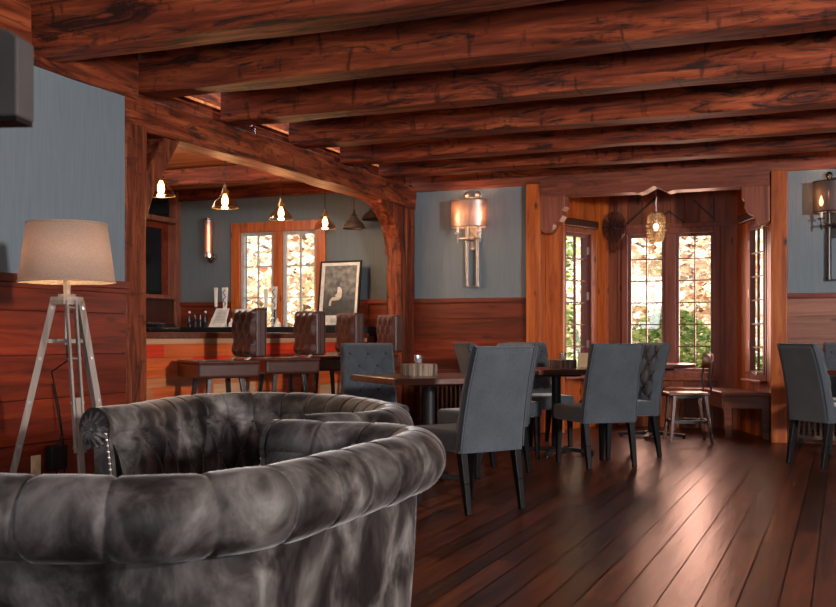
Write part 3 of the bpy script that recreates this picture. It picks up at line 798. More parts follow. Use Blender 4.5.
# ------------------------------------------------------------------ dining chairs
def make_dining_chair():
    root = empty('dining_chair', (0,0,0))
    m = MB(); m.rbox((0, .02, .425), (.48, .50, .13), .028, seg=4); m.build('seat', M['linen'], root, smooth=True)
    W = .235
    def prof(z):                                    # y of the back's centre plane
        f = (z-.38)/.61
        return -.225 - .060*f - .075*f*f
    nu, nv = 32, 40
    def wz(z): f = (z-.38)/.61; return W*(1.03-.09*f)
    rows = [.90, .80, .70, .60]; pitch = .155
    m = MB(); Pf = []; Pb = []
    for i in range(nu+1):
        uu = -1+2*i/nu; rf = []; rb = []
        for j in range(nv+1):
            z = .36+.63*j/nv; x = uu*wz(z)
            h = (.90-z)/.10; edge = min(1, (1-abs(uu))/.10)*min(1, (.99-z)/.04+.0001)
            e2 = max(0, edge)**.5
            if h < -.0: q = .5
            p = x/pitch + h/2.; r = x/pitch - h/2.
            puff = (abs(math.sin(PI*p))*abs(math.sin(PI*r)))**.4 if (h > -.6 and z > .52) else .7
            th = .045*e2 + .0
            rf.append((x, prof(z)+.012+th*.6+.030*puff*e2, z+.0)); rb.append((x, prof(z)-.014-.026*e2, z))
        Pf.append(rf); Pb.append(rb)
    m.grid(Pf); m.grid([r for r in Pb])
    # close edges
    m.grid([[Pf[0][j], Pb[0][j]] for j in range(nv+1)]); m.grid([[Pf[nu][j], Pb[nu][j]] for j in range(nv+1)])
    m.grid([[Pf[i][nv], Pb[i][nv]] for i in range(nu+1)]); m.grid([[Pf[i][0], Pb[i][0]] for i in range(nu+1)])
    m.build('backrest', M['linen'], root, smooth=True)
    p = MB()
    zl = [.38+.60*k/12 for k in range(13)]
    p.tube([(-wz(z)*.985, prof(z)-.03, z) for z in zl] + [(x_*wz(.98)*.985, prof(.985)-.03, .985) for x_ in (-.96,0,.96)] + [(wz(z)*.985, prof(z)-.03, z) for z in zl[::-1]], .005, 6)
    p.build('piping', M['linen'], root, smooth=True)
    proto = None
    for r, z in enumerate(rows):
        for k in ((-1,0,1) if r % 2 == 0 else (-.5,.5)):
            x_ = k*pitch
            b = MB().ball((0,0,0), .013, 8) if proto is None else None
            if proto is None: proto = b.build('button', M['linendk'], root, smooth=True); o = proto
            else: o = proto.copy(); COL.objects.link(o); o.parent = root
            o.location = (x_, prof(z)+.043, z)
    for sx in (-1, 1):
        m = MB(); m.bar((sx*.205, .225, .375), (sx*.205, .235, 0), .05, .05, .032, .032, up=(0,1,0)); m.build('leg', M['black'], root, bevel=.004)
        m = MB(); m.bar((sx*.205, -.22, .375), (sx*.205, -.255, .18), .05, .05, .042, .042, up=(0,1,0)); m.bar((sx*.205, -.255, .18), (sx*.205, -.285, 0), .042, .042, .032, .032, up=(0,1,0)); m.build('leg', M['black'], root, bevel=.004)
    return root
chair0 = None
def place_chair(a, t, fa, ft, label):
    global chair0
    if chair0 is None: chair0 = make_dining_chair(); o = chair0
    else: o = copy_tree(chair0)
    p = cw(a, t); fx, fy = cdir(fa, ft)
    o.location = (p.x, p.y, 0); o.rotation_euler = (0, 0, heading(fx, fy))
    tag(o, label, 'chair', 'grey upholstered dining chairs')
    return o
place_chair(.30, 6.43, -.57, .82, 'grey linen dining chair nearest the camera, its plain back turned to us')
place_chair(-.36, 8.55, .22, -.95, 'grey button-tufted dining chair behind the left table, facing the camera beside the bar stools')
place_chair(.50, 7.98, -.80, -.60, 'grey dining chair almost hidden behind the nearest chair at the left table')
place_chair(.74, 9.0, .97, .25, 'dark dining chair whose curved top peeks out above the left corner of the nearest chair')
place_chair(1.17, 9.98, .30, -.92, 'grey tufted dining chair beyond the middle table, left of the wood slice')
place_chair(1.44, 8.50, -.34, .94, 'grey dining chair with its plain back to us in front of the middle table')
place_chair(1.76, 9.12, -.93, -.36, 'grey tufted dining chair right of the middle table, turned sideways beside the bay')
place_chair(3.40, 8.50, .93, .32, 'grey dining chair at the right with its plain back turned left, below the wall lamp')
place_chair(3.88, 9.28, -.30, -.95, 'grey dining chair cut off by the right edge, beyond the right table')

# ------------------------------------------------------------------ pedestal tables
def make_table(loc, label, rz=PI/4, side=.86, round_=False, r=.45, mat='table'):
    root = empty('pedestal_table', loc, rz); tag(root, label, 'table')
    m = MB()
    if round_: m.lathe([(1e-3,.725),(r-.02,.725),(r,.735),(r,.755),(r-.01,.765),(1e-3,.765)], n=40)
    else: m.box((0,0,.742), (side, side, .045))
    m.build('table_top', M[mat], root, bevel=0 if round_ else .006)
    m = MB(); m.tube([(0,0,.03),(0,0,.70)], .042, 16); m.build('pedestal', M['blackmetal'], root, smooth=True)
    m = MB(); m.box((0,0,.71), (.32,.32,.03)); m.build('mounting_plate', M['blackmetal'], root)
    m = MB()
    for k in range(4):
        an = k*PI/2 + PI/4
        m.bar((0,0,.055), (math.cos(an)*.34, math.sin(an)*.34, .03), .06, .035, .045, .03)
        m.tube([(math.cos(an)*.32, math.sin(an)*.32, 0), (math.cos(an)*.32, math.sin(an)*.32, .03)], .018, 8)
    m.build('foot_base', M['blackmetal'], root, bevel=.004)
    return root
T1 = cw(.08, 7.48); T2 = cw(1.23, 9.25); T3 = cw(3.93, 8.62); T4 = px_t(652, 10.75)
make_table(T1, 'dark wood pedestal table at left, set cornerwise behind the sofas', side=.88)
make_table(T2, 'dark wood pedestal table in the middle, between two plain-backed and tufted chairs', side=.8)
make_table(T3, 'dark pedestal table at the right edge of the photo, mostly hidden by chairs', side=.8)
make_table(T4, 'small wooden table standing in the mouth of the window bay', round_=True, r=.44)

def wood_slice(p, r, label, h=.06):
    root = empty('wood_slice', (p.x, p.y, .7655)); tag(root, label, 'centrepiece')
    def fn(t, z): return 1+.04*math.sin(3*t)+.02*math.sin(11*t)+.012*math.sin(29*t+z*90)
    m = MB(); m.lathe([(r*.97,0),(r,.01),(r*1.01,h-.01),(r*.98,h)], n=64, fn=fn); m.build('bark', M['bark'], root)
    m = MB(); m.lathe([(1e-3,h-.001),(r*.97,h-.001)], n=64, fn=fn); m.lathe([(1e-3,.001),(r*.96,.001)], n=64, fn=fn); m.build('cut_face', M['cut'], root)
    return root
def candle(p, z, label):
    root = empty('candle_glass', (p.x, p.y, z)); tag(root, label, 'candle holder')
    m = MB(); m.lathe([(1e-3,.001),(.028,.001),(.033,.06),(.030,.06),(.026,.006),(1e-3,.006)], n=18); m.build('glass_cup', M['clearglass'], root, smooth=True)
    m = MB(); m.tube([(0,0,.008),(0,0,.036)], .022, 14); m.build('wax', M['white'], root)
s1 = px_t(418.5, 7.45)
wood_slice(s1, .13, 'bark-edged wood slice on the left table', h=.085); candle(s1, .8515, 'small glass candle holder on the wood slice of the left table')
s2 = px_t(562, 9.2)
wood_slice(s2, .125, 'bark-edged wood slice on the middle table', h=.075); candle(px_t(563,9.2), .8415, 'small glass candle holder on the wood slice of the middle table')
nb = px_t(583, 9.45); root = empty('menu_card', (nb.x, nb.y, .766), .3); tag(root, 'small tan card standing on the middle table beside the wood slice', 'menu')
m = MB(); m.add([(-.05,-.03,0),(.05,-.03,0),(.045,0,.13),(-.045,0,.13)], [(0,1,2,3)]); m.add([(-.05,.03,0),(.05,.03,0),(.045,0,.13),(-.045,0,.13)], [(0,1,2,3)]); mc = m.build('folded_card', M['cut'], root)
so = mc.modifiers.new('th', 'SOLIDIFY'); so.thickness = .003

# ------------------------------------------------------------------ bay furniture
kc = px_t(688, 10.42)
kroot = empty('wooden_side_chair', (kc.x, kc.y, 0), heading(*cdir(-1.0, .06)))
tag(kroot, 'wooden chair with a curved bentwood back and dark metal frame at the bay table', 'chair')
m = MB(); m.rbox((0,.02,.475), (.40,.40,.03), .012); m.build('seat', M['bench'], kroot)
for sx in (-1,1):
    m = MB(); m.bar((sx*.15,.16,.46), (sx*.18,.20,0), .045, .035, .03, .028, up=(0,1,0)); m.build('leg', M['ktim'], kroot, bevel=.003)
    m = MB(); m.bar((sx*.15,-.14,.46), (sx*.18,-.20,0), .045, .035, .03, .028, up=(0,1,0)); m.build('leg', M['ktim'], kroot, bevel=.003)
    m = MB(); m.tube([(sx*.16,-.13,.42),(sx*.17,-.19,.52),(sx*.17,-.17,.64),(sx*.17,-.21,.80)], .011, 8); m.build('back_post', M['blackmetal'], kroot, smooth=True)
m = MB(); m.bx(-.17,.17,-.165,.165,.435,.46)
m.build('seat_frame', M['blackmetal'], kroot)
m = MB()
for sx in (-1,1): m.bar((sx*.165,.175,.20), (sx*.165,-.175,.20), .02, .03)
for sy in (-1,1): m.bar((-.165,sy*.18,.20), (.165,sy*.18,.20), .02, .03)
m.build('stretcher', M['blackmetal'], kroot)
P = []
for i in range(13):
    f = -1+i/6; P.append([(f*.20, -.235+.05*f*f, .72+.0), (f*.20, -.245+.05*f*f, .87)])
m = MB(); m.grid(P); o = m.build('backrest', M['bench'], kroot, smooth=True); o.modifiers.new('th','SOLIDIFY').thickness = .016
# bench built round the right side of the bay
bi = [(OX1-.02, YB+.19), (OX1-.50, YB+.19), (CX1-.30, BYC-.46), (CX0+.75, BYC-.46), (CX0+.75, BYC-.06), (CX1-.03, BYC-.06)]
broot = empty('window_bench', (-1.2, 11.6, 0)); tag(broot, 'low wooden bench running under the right side of the bay windows', 'bench')
m = MB(); m.prism(bi, .435, .475); m.build('seat', M['bench'], broot, bevel=.006, off=(-1.2,11.6,0))
m = MB(); m.bar((OX1-.03, YB+.23, .37), (OX1-.48, YB+.23, .37), .03, .12); m.bar((OX1-.48, YB+.23, .37), (CX1-.30, BYC-.43, .37), .03, .12); m.build('apron', M['bench'], broot, off=(-1.2,11.6,0))
for (xx, yy) in ((OX1-.44, YB+.26), (CX1-.27, BYC-.40), (CX0+.82, BYC-.40), (CX0+.82, BYC-.12), (OX1-.07, YB+.26)):
    m = MB(); m.bar((xx, yy, .435), (xx+.01, yy, 0), .085, .06, .065, .05); m.build('leg', M['bench'], broot, off=(-1.2,11.6,0))
# pendant in the bay
pp = px_t(656, 11.15)
br = empty('crystal_pendant', (pp.x, pp.y, 2.05)); tag(br, 'beaded crystal pendant lamp glowing in the mouth of the bay', 'pendant lamp')
M['crystal'] = thin('crystal_beads', (0.95,0.88,0.75), 0.35, 0.1, (1,0.9,0.75))
prof = [(.065,.02),(.085,.07),(.094,.14),(.094,.22),(.085,.28),(.06,.315),(.02,.325)]
m = MB()
for i in range(len(prof)-1):
    (r0,z0),(r1,z1) = prof[i], prof[i+1]
    for q in range(2):
        r = r0+(r1-r0)*q/2; z = z0+(z1-z0)*q/2
        for k in range(20):
            an = 2*PI*(k+.5*((i*2+q)%2))/20; m.ball((r*math.cos(an), r*math.sin(an), z), .0125, 6)
m.build('beaded_shade', M['crystal'], br, smooth=True)
m = MB(); 
for z, r in ((.02,.065),(.14,.092),(.28,.083)): m.tube([(r*math.cos(2*PI*k/20), r*math.sin(2*PI*k/20), z) for k in range(21)], .003, 5)
m.build('wire_ring', M['brass'], br)
m = MB(); m.ball((0,0,.17), .028, 12, 1.4); m.build('bulb', M['lampbulb'], br, smooth=True)
m = MB(); m.tube([(0,0,.20),(0,0,.69)], .006, 8); m.tube([(0,0,.20),(0,0,.26)], .018, 10); m.tube([(0,0,.67),(0,0,.69)], .05, 14); m.build('stem', M['steel'], br)
# woven ornament on the bay wall
bp = px_Y(616, BYC); wv = empty('woven_basket', (bp.x, BYC-.10, 2.32)); tag(wv, 'dark round woven wicker ornament hung on the bay wall left of the centre windows', 'wall ornament')
m = MB()
for k in range(6):
    r = .035+.021*k
    m.tube([(r*math.cos(2*PI*j/22)*.95, .02*noise.noise(Vector((j,k,0)))-.03*(1-k/5), r*1.25*math.sin(2*PI*j/22)) for j in range(23)], .0055, 5)
for k in range(7):
    an = PI*k/7; m.tube([(-.14*math.cos(an), 0, -.18*math.sin(an)), (0,-.045,0), (.14*math.cos(an), 0, .18*math.sin(an))], .005, 5)
m.build('weave', M['cabdk'], wv, smooth=True)
m = MB(); m.tube([(-.05,0,-.17),(-.05,-.01,-.25),(0,-.01,-.30),(.05,-.01,-.25),(.05,0,-.17)], .007, 6); m.build('loop_handle', M['cabdk'], wv, smooth=True)
m = MB(); m.tube([(0,0,.15),(0,.02,.27),(0,.09,.27)], .004, 5); m.build('hanging_hook', M['blackmetal'], wv)

# ------------------------------------------------------------------ radiators behind the tables
def radiator(x0, x1, label):
    root = empty('radiator_cover', ((x0+x1)/2, YB-.12, 0)); tag(root, label, 'radiator'); off = ((x0+x1)/2, YB-.12, 0)
    m = MB(); m.bx(x0, x1, YB-.20, YB-.05, .64, .68); m.build('top', M['panX'], root, bevel=.004, off=off)
    m = MB()
    k = int((x1-x0)/.05)
    for i in range(k): xx = x0+.03+(x1-x0-.06)*i/(k-1); m.bx(xx-.011, xx+.011, YB-.18, YB-.08, .09, .60)
    m.bx(x0+.02, x1-.02, YB-.17, YB-.09, .56, .64); m.bx(x0+.02, x1-.02, YB-.17, YB-.09, .05, .09)
    m.build('fins', M['steelbrown'], root, off=off)
    m = MB(); 
    for xx in (x0+.05, x1-.05): m.bx(xx-.02, xx+.02, YB-.17, YB-.09, 0, .06)
    m.build('foot', M['blackmetal'], root, off=off)
M['steelbrown'] = plain('brown_metal', (0.15,0.085,0.06), 0.4, 0.3)
radiator(px_Y(424, YB).x, px_Y(486, YB).x, 'brown finned radiator on the back wall behind the left table')
radiator(px_Y(796, YB).x, px_Y(870, YB).x, 'brown finned radiator low on the back wall behind the right-hand chairs')

# ------------------------------------------------------------------ wall sconces
def sconce(px, label, mesh, met):
    p = px_Y(px, YB); root = empty('wall_sconce', (p.x, YB, 1.58)); tag(root, label, 'wall lamp')
    z = lambda v: v-1.58
    m = MB(); m.lathe([(.205, z(2.24)),(.205, z(2.53))], (0,-.17,0), 40, 1.0, .62); m.build('shade', M[mesh], root, smooth=True)
    m = MB()
    for zz in (2.24, 2.53): m.tube([(.206*math.cos(2*PI*k/40), -.17+.128*math.sin(2*PI*k/40), z(zz)) for k in range(41)], .006, 6)
    m.build('shade_rim', M[met], root)
    for s in (-1,1):
        m = MB(); m.tube([(s*.062,-.05,z(1.60)),(s*.062,-.05,z(2.56))], .022, 14); m.tube([(s*.062,-.05,z(1.60)),(s*.062,-.05,z(1.62))], .028, 14); m.build('rod', M[met], root, smooth=False)
        m = MB(); m.ball((s*.062,-.05,z(2.61)), .034, 14); m.tube([(s*.062,-.05,z(2.55)),(s*.062,-.05,z(2.58))], .018, 10); m.build('finial', M[met], root, smooth=True)
        m = MB(); m.tube([(s*.03,-.05,z(2.12)),(s*.06,-.12,z(2.12)),(s*.13,-.17,z(2.12)),(s*.13,-.17,z(2.17))], .009, 8); m.tube([(s*.13,-.17,z(2.17)),(s*.13,-.17,z(2.185))], .034, 14); m.tube([(s*.13,-.17,z(2.07)),(s*.13,-.17,z(2.12))], [.006,.016], 8); m.build('arm', M[met], root, smooth=True)
        m = MB(); m.tube([(s*.13,-.17,z(2.185)),(s*.13,-.17,z(2.30))], .014, 10); m.build('candle_sleeve', M['white'], root)
        m = MB(); m.lathe([(.004,0),(.018,.02),(.019,.04),(.010,.07),(.002,.10)], (s*.13,-.17,z(2.30)), 12); m.build('bulb', M['bulb'], root, smooth=True)
    m = MB(); m.bx(-.10,.10,-.075,0,z(2.10),z(2.14)); m.bx(-.05,.05,-.03,0,z(2.0),z(2.24)); m.bx(-.085,.085,-.065,-.035,z(1.585),z(1.60)); m.bx(-.07,.07,-.06,-.04,z(2.57),z(2.585)); m.ball((0,-.09,z(2.12)),.03); m.build('bracket', M[met], root, bevel=.003)
    l = bpy.data.lights.new('sconce_glow', 'POINT'); l.energy = 3; l.color = (1,.55,.28); l.shadow_soft_size = .03
    for s in (-1,1):
        lo = bpy.data.objects.new('sconce_glow', l); COL.objects.link(lo); lo.location = (p.x+s*.13, YB-.17, 2.44)
sconce(474, 'chrome two-candle wall lamp with copper mesh shade left of the bay', 'meshshade', 'steel')
sconce(836, 'dark two-candle wall lamp with mesh shade cut by the right edge', 'darkmesh', 'bronze')

# ------------------------------------------------------------------ bar
BF = -4.86
bar = empty('bar_counter', (BF-.3, 8.3, 0)); LBR = (BF-.3, 8.3, 0)
tag(bar, 'bar counter with a patchwork front of red, orange and tan boards behind the stools', 'bar counter')
m = MB(); z = .10; rr = random.Random(12)
seq = {}
rowh = [.10,.085,.08,.09,.105,.09,.08,.08,.075,.10,.045]
for ri, h in enumerate(rowh):
    y = 6.0-rr.random()*.5
    while y < 10.3:
        Lb = rr.uniform(.45, .95); y1 = min(y+Lb, 10.36)
        v = rr.choice((.02,.2,.36,.5,.65,.78,.2,.5)) 
        if ri == 9: v = rr.choice((.9,.9,.5,.65))
        if ri == 10: v = .65
        if 5 <= ri <= 8: v = rr.choice((.5,.9,.5,.65,.2,.36,.5))
        if ri < 4: v = rr.choice((.02,.36,.78,.36,.02,.2))
        m.bx(BF-.03, BF+rr.uniform(0,.008), max(y,6.0)+.001, y1-.001, z+.001, z+h-.001, v); y = y1
    z += h
m.bx(BF-.03, BF-.005, 6.0, 10.36, 0, .10, .02)
m.build('patchwork_front', M['patch'], bar, off=LBR)
m = MB(); m.bx(BF-.55, BF-.03, 6.0, 10.36, 0, z); m.build('carcass', M['cabdk'], bar, off=LBR)
m = MB(); m.bx(BF-.62, BF+.03, 5.98, 10.36, z+.001, z+.05); m.build('counter_top', M['table'], bar, bevel=.006, off=LBR)
ZT = z+.05
bk = empty('back_counter', (-6.2, 10.6, 0)); tag(bk, 'black-topped counter under the bar window holding taps and frame', 'counter'); LK = (-6.2,10.6,0)
m = MB(); m.bx(-7.55, -4.95, 10.40, YB-.06, 0, 1.06); m.build('cabinet', M['cabdk'], bk, off=LK)
m = MB(); m.bx(-7.6, -4.86, 10.38, YB-.055, 1.06, 1.155); m.build('black_top', M['black'], bk, bevel=.004, off=LK)
ZK = 1.156
# bar stools
def make_stool():
    root = empty('bar_stool', (0,0,0))
    m = MB(); m.rbox((0,.02,.79), (.44,.50,.115), .022); m.build('seat', M['leather'], root)
    m = MB(); m.rbox((0,.02,.853), (.45,.51,.03), .014); m.build('seat_pad', M['leather'], root)
    # backrest block, tufted front
    nu, nv = 20, 24; Pf = []
    R = Matrix.Rotation(-.06, 3, 'X')
    W, z0, z1, th = .195, .885, 1.265, .095
    for i in range(nu+1):
        u = -1+2*i/nu; row = []
        for j in range(nv+1):
            zz = z0+(z1-z0)*j/nv; xx = u*W
            e = min(1, (1-abs(u))/.12)*min(1, (z1-zz)/.04, (zz-z0)/.04)
            e = max(0, e)**.5
            p = xx/.12+(zz-.93)/.18; q = xx/.12-(zz-.93)/.18
            pf = (abs(math.sin(PI*p))*abs(math.sin(PI*q)))**.4
            row.append((xx, -.20+.018*e+.022*pf*e, zz))
        Pf.append(row)
    m = MB(); m.grid(Pf)
    m.build('tufted_panel', M['leather'], root, smooth=True)
    m = MB(); m.rbox((0,-.20-th/2+.002,(z0+z1)/2), (W*2, th, z1-z0), .018); m.build('backrest', M['leather'], root)
    for s in (-1,1):
        m = MB(); m.tube([(s*(W+.001),-.205,z0+.02),(s*(W+.001),-.205,z1-.01)], .005, 6); m.tube([(s*(W+.001),-.285,z0+.02),(s*(W+.001),-.285,z1-.01)], .005, 6); m.tube([(s*(W+.001),-.245,z0+.02),(s*(W+.001),-.245,z1-.01)], .004, 6)
        m.bar((s*W,-.20,z1-.02),(s*W,-.288,z1-.02),.006)
        m.build('piping', M['leather'], root)
    bp_ = None
    for r in range(4):
        zz = .93+.09*r
        for k in ((-1,0,1) if r % 2 == 0 else (-.5,.5)):
            if bp_ is None: bp_ = MB().ball((0,0,0), .011, 8).build('button', M['leather'], root, smooth=True); o = bp_
            else: o = bp_.copy(); COL.objects.link(o); o.parent = root
            o.location = (k*.12, -.180, zz)
    m = MB()
    for s in (-1,1): m.bar((s*.12,-.12,.85), (s*.12,-.27,.93), .035, .012, up=(0,1,0))
    m.build('back_bracket', M['steel'], root)
    for sx in (-1,1):
        for sy in (-1,1):
            m = MB(); m.bar((sx*.13,.02+sy*.13,.735), (sx*.21,.02+sy*.21,0), .035, .035, .025, .025, up=(0,1,0)); m.build('leg', M['blacksteel'], root, bevel=.004)
    m = MB()
    for k in range(4):
        a0 = PI/4+k*PI/2; a1 = a0+PI/2
        m.tube([(.255*math.cos(a0), .02+.255*math.sin(a0), .30),(.255*math.cos(a1), .02+.255*math.sin(a1), .30)], .009, 8)
    m.build('footrest_ring', M['steel'], root)
    return root
M['blacksteel'] = plain('gunmetal', (0.10,0.10,0.105), 0.25, 0.9)
st0 = make_stool()
labs = ['brown leather bar stool nearest the camera, leftmost of the four at the bar',
        'brown leather bar stool second from the left at the bar',
        'brown leather bar stool third from the left, half behind the tufted dining chair',
        'brown leather bar stool farthest back, beside the far timber post']
for i, (px, rzadd) in enumerate(((251,0),(311,-.03),(351,-.1),(391,-.12))):
    o = st0 if i == 0 else copy_tree(st0)
    p = px_X(px, -4.30); fx, fy = -.56, -.83
    ang = heading(fx, fy) + rzadd
    q = Vector((p.x, p.y, 0)) + Matrix.Rotation(ang, 3, 'Z') @ Vector((0, .25, 0))
    o.location = (q.x, q.y, 0); o.rotation_euler = (0,0,ang); tag(o, labs[i], 'bar stool', 'tufted leather bar stools')

# pendants over the bar
def pendant(X, px, zc, label, lit=True, r=.115):
    p = px_X(px, X); root = empty('pendant_lamp', (p.x, p.y, zc)); tag(root, label, 'pendant lamp', 'bell pendants over the bar')
    gm = M['amberglass'] if lit else M['greyshade']
    m = MB(); m.lathe([(r, -.07),(r*.96,-.045),(r*.80,-.012),(r*.52,.018),(r*.36,.045),(.030,.062)], n=28); m.build('shade', gm, root, smooth=True)
    m = MB(); m.tube([(r*math.cos(2*PI*k/28), r*math.sin(2*PI*k/28), -.07) for k in range(29)], .004, 6); m.build('rim', M['brass'] if lit else M['bronze'], root)
    m = MB(); m.tube([(0,0,.05),(0,0,.10)], [.030,.022], 14); m.tube([(0,0,.10),(0,0,.135)], .012, 10); m.tube([(-.04,0,.075),(.04,0,.075)], .007, 8); m.build('socket', M['brass'] if lit else M['bronze'], root)
    m = MB(); m.lathe([(.012,.05),(.026,.015),(.030,-.02),(.022,-.045),(.003,-.06)], n=14); m.build('bulb', M['filament'] if lit else M['clearglass'], root, smooth=True)
    m = MB(); m.tube([(0,0,.13),(0,0,2.855-zc)], .0035, 6); m.build('cord', M['blackmetal'], root)
    m = MB(); m.tube([(0,0,2.83-zc),(0,0,2.859-zc)], .05, 16); m.build('canopy', M['brass'], root)
    if lit:
        l = bpy.data.lights.new('pendant_glow', 'POINT'); l.energy = 18; l.color = (1,.6,.3); l.shadow_soft_size = .03
        lo = bpy.data.objects.new('pendant_glow', l); COL.objects.link(lo); lo.location = (p.x, p.y, zc-.10)
M['greyshade'] = plain('grey_metal_shade', (0.13,0.12,0.11), 0.35, 0.7)
pendant(-5.12, 161, 2.255, 'lit glass pendant closest to the near timber post, first from the left', r=.11)
pendant(-5.12, 225, 2.265, 'lit glass pendant hanging left of the bar window, second from the left')
pendant(-5.12, 281, 2.265, 'lit glass pendant in front of the middle of the bar window top')
pendant(-5.12, 325, 2.265, 'lit glass pendant at the top right corner of the bar window')
pendant(-4.98, 354, 2.30, 'unlit grey bell pendant right of the bar window', lit=False, r=.125)
pendant(-4.90, 374, 2.43, 'unlit grey bell pendant half behind the curved brace of the far post', lit=False, r=.14)
for i, (px, lab) in enumerate(((251,'small chrome hook on top of the frame beam, nearest of three'),(306,'small chrome hook on top of the frame beam, middle of three'),(354,'small chrome hook on top of the frame beam, farthest of three'))):
    p = px_X(px, XL-.03); m = MB(); zz = 2.725
    m.tube([(0,0,-.0),(0,0,.05),(0,.03,.07),(0,.06,.05),(0,.07,.01)], .006, 6); m.tube([(0,0,0),(0,0,.012)], .02, 10)
    o = m.build('cable_hook', M['chrome'], smooth=True); o.location = (p.x, p.y, zz); tag(o, lab, 'hook', 'chrome hooks on the frame beam')

# tube sconce in the bar
p = px_Y(213, YB); ts = empty('tube_wall_lamp', (p.x, YB, 2.13)); tag(ts, 'slim glass tube wall lamp glowing on the bar back wall', 'wall lamp')
m = MB(); m.tube([(0,-.10,-.08),(0,-.10,.34)], .050, 18, cap=False); m.build('glass_tube', M['meshshade'], ts, smooth=True)
m = MB(); m.tube([(0,-.10,-.04),(0,-.10,.28)], .016, 10); m.build('bulb', M['tubebulb'] if 'tubebulb' in M else emis('tube_bulb_glow', (1,.38,.12), 7), ts)
m = MB(); m.tube([(0,-.10,-.12),(0,-.10,-.07)], .055, 18); m.tube([(0,0,-.1),(0,-.04,-.1)], .06, 18); m.tube([(0,-.04,-.1),(.05,-.10,-.15),(.0,-.10,-.11)], .014, 8); m.ball((.04,-.10,-.15), .045); m.tube([(0,-.04,-.1),(0,-.10,-.1)], .015, 8); m.build('bracket', M['chrome'], ts, smooth=False)

m = MB(); m.tube([(0,-.10,.33),(0,-.10,.36)], .053, 18); m.build('top_cap', M['chrome'], ts)

# TV cabinet on the bar's left wall
CX = -7.66
cb_ = empty('bar_cabinet', (CX-.2, 9.9, 0)); tag(cb_, 'built-in wooden cabinet of open bays on the left of the bar', 'cabinet'); LC = (CX-.2, 9.9, 0)
m = MB(); m.bx(XBAR+.02, CX-.12, 8.6, YB-.01, 0, 2.84); m.build('back_panel', M['pine2'] if 'pine2' in M else M['panX'], cb_, off=LC)
m = MB(); m.bx(CX-.12, CX, YB-.11, YB-.01, 0, 2.84); m.build('stile', M['cab'], cb_, bevel=.004, off=LC)
m = MB(); m.bx(CX-.12, CX, 8.6, 8.7, 0, 2.84); m.build('stile', M['cab'], cb_, bevel=.004, off=LC)
for zz, hh in ((2.44,.06),(1.50,.05)):
    m = MB(); m.bx(CX-.12, CX+.02, 8.7, YB-.11, zz, zz+hh); m.build('shelf', M['cab'], cb_, bevel=.004, off=LC)
m = MB(); m.bx(CX-.12, CX-.03, 8.7, YB-.11, .9, 1.50); m.build('lower_door', M['cabdk'], cb_, off=LC)
def tv(y0, y1, z0, z1, label):
    root = empty('television', (CX-.06, (y0+y1)/2, z0)); tag(root, label, 'television'); off = (CX-.06, (y0+y1)/2, z0)
    m = MB(); m.bx(CX-.11, CX-.045, y0, y1, z0, z1); m.build('housing', M['black'], root, bevel=.006, off=off)
    m = MB(); m.bx(CX-.046, CX-.042, y0+.03, y1-.03, z0+.04, z1-.03); m.build('screen', M['screen'], root, off=off)
tv(9.25, 10.55, 1.56, 2.36, 'large flat television in the lower bay of the bar cabinet')
tv(9.5, 10.70, 2.51, 2.80, 'dark screen in the top bay of the bar cabinet')

# things on the back counter
def tap(px, z0, z1, w, label, Y=10.64, pattern=False):
    p = px_Y(px, Y); root = empty('tap_handle', (p.x, Y, ZK)); tag(root, label, 'beer tap', 'beer tap handles')
    m = MB(); m.tube([(0,0,0),(0,0,z0-ZK)], .018, 10); m.tube([(0,0,.10),(0,-.08,.10),(0,-.09,.06)], .012, 8); m.build('tap_body', M['chrome'], root)
    m = MB(); m.bar((0,0,z0-ZK), (0,0,z1-ZK), w*.55, .03, w, .03, up=(0,1,0)); h = m.build('handle', M['white'], root, bevel=.006)
    if pattern:
        m = MB()
        pts = [(math.sin(k*1.9)*w*.28, -.017, z0-ZK+.03+(z1-z0-.06)*k/7) for k in range(8)]
        m.tube(pts, .006, 5); m.build('printed_mark', M['ink'], h)
tap(216, 1.40, 1.63, .045, 'plain white tap handle left of the pair by the white card')
tap(225, 1.38, 1.63, .075, 'white tap handle with dark script right above the white card', pattern=True)
tap(266, 1.38, 1.60, .055, 'pale tap handle standing against the left half of the bar window')
tap(274.5, 1.36, 1.63, .075, 'white tap handle with purple script in front of the bar window', pattern=True)
p = px_Y(218, 10.47); mr = empty('menu_stand', (p.x+.02, 10.42, ZK)); tag(mr, 'white card stand with printed lines on the back counter', 'menu')
m = MB(); m.slab([(-.12,0,0),(.10,0,0),(.13,.06,.22),(-.05,.06,.22)], (0,.01,0)); mc = m.build('card', M['white'], mr)
m = MB()
for k in range(9): f = .25+.075*k; m.bx(-.10+.06*f+.02, .08+.02*f, .06*f-.004, .06*f-.001, .22*f, .22*f+.005)
m.build('printed_lines', M['steel'], mr)
for px, lab in ((231.5,'small white pyramid candle right of the white card stand'),(277.5,'small white pyramid candle at the foot of the bar window')):
    p = px_Y(px, 10.46); m = MB(); m.tube([(0,0,0),(0,0,.04),(0,0,.07),(0,0,.10)], [.04,.036,.014,.010], 10)
    o = m.build('votive', M['white']); o.location = (p.x, p.y, ZK); tag(o, lab, 'candle', 'white votives on the back counter')
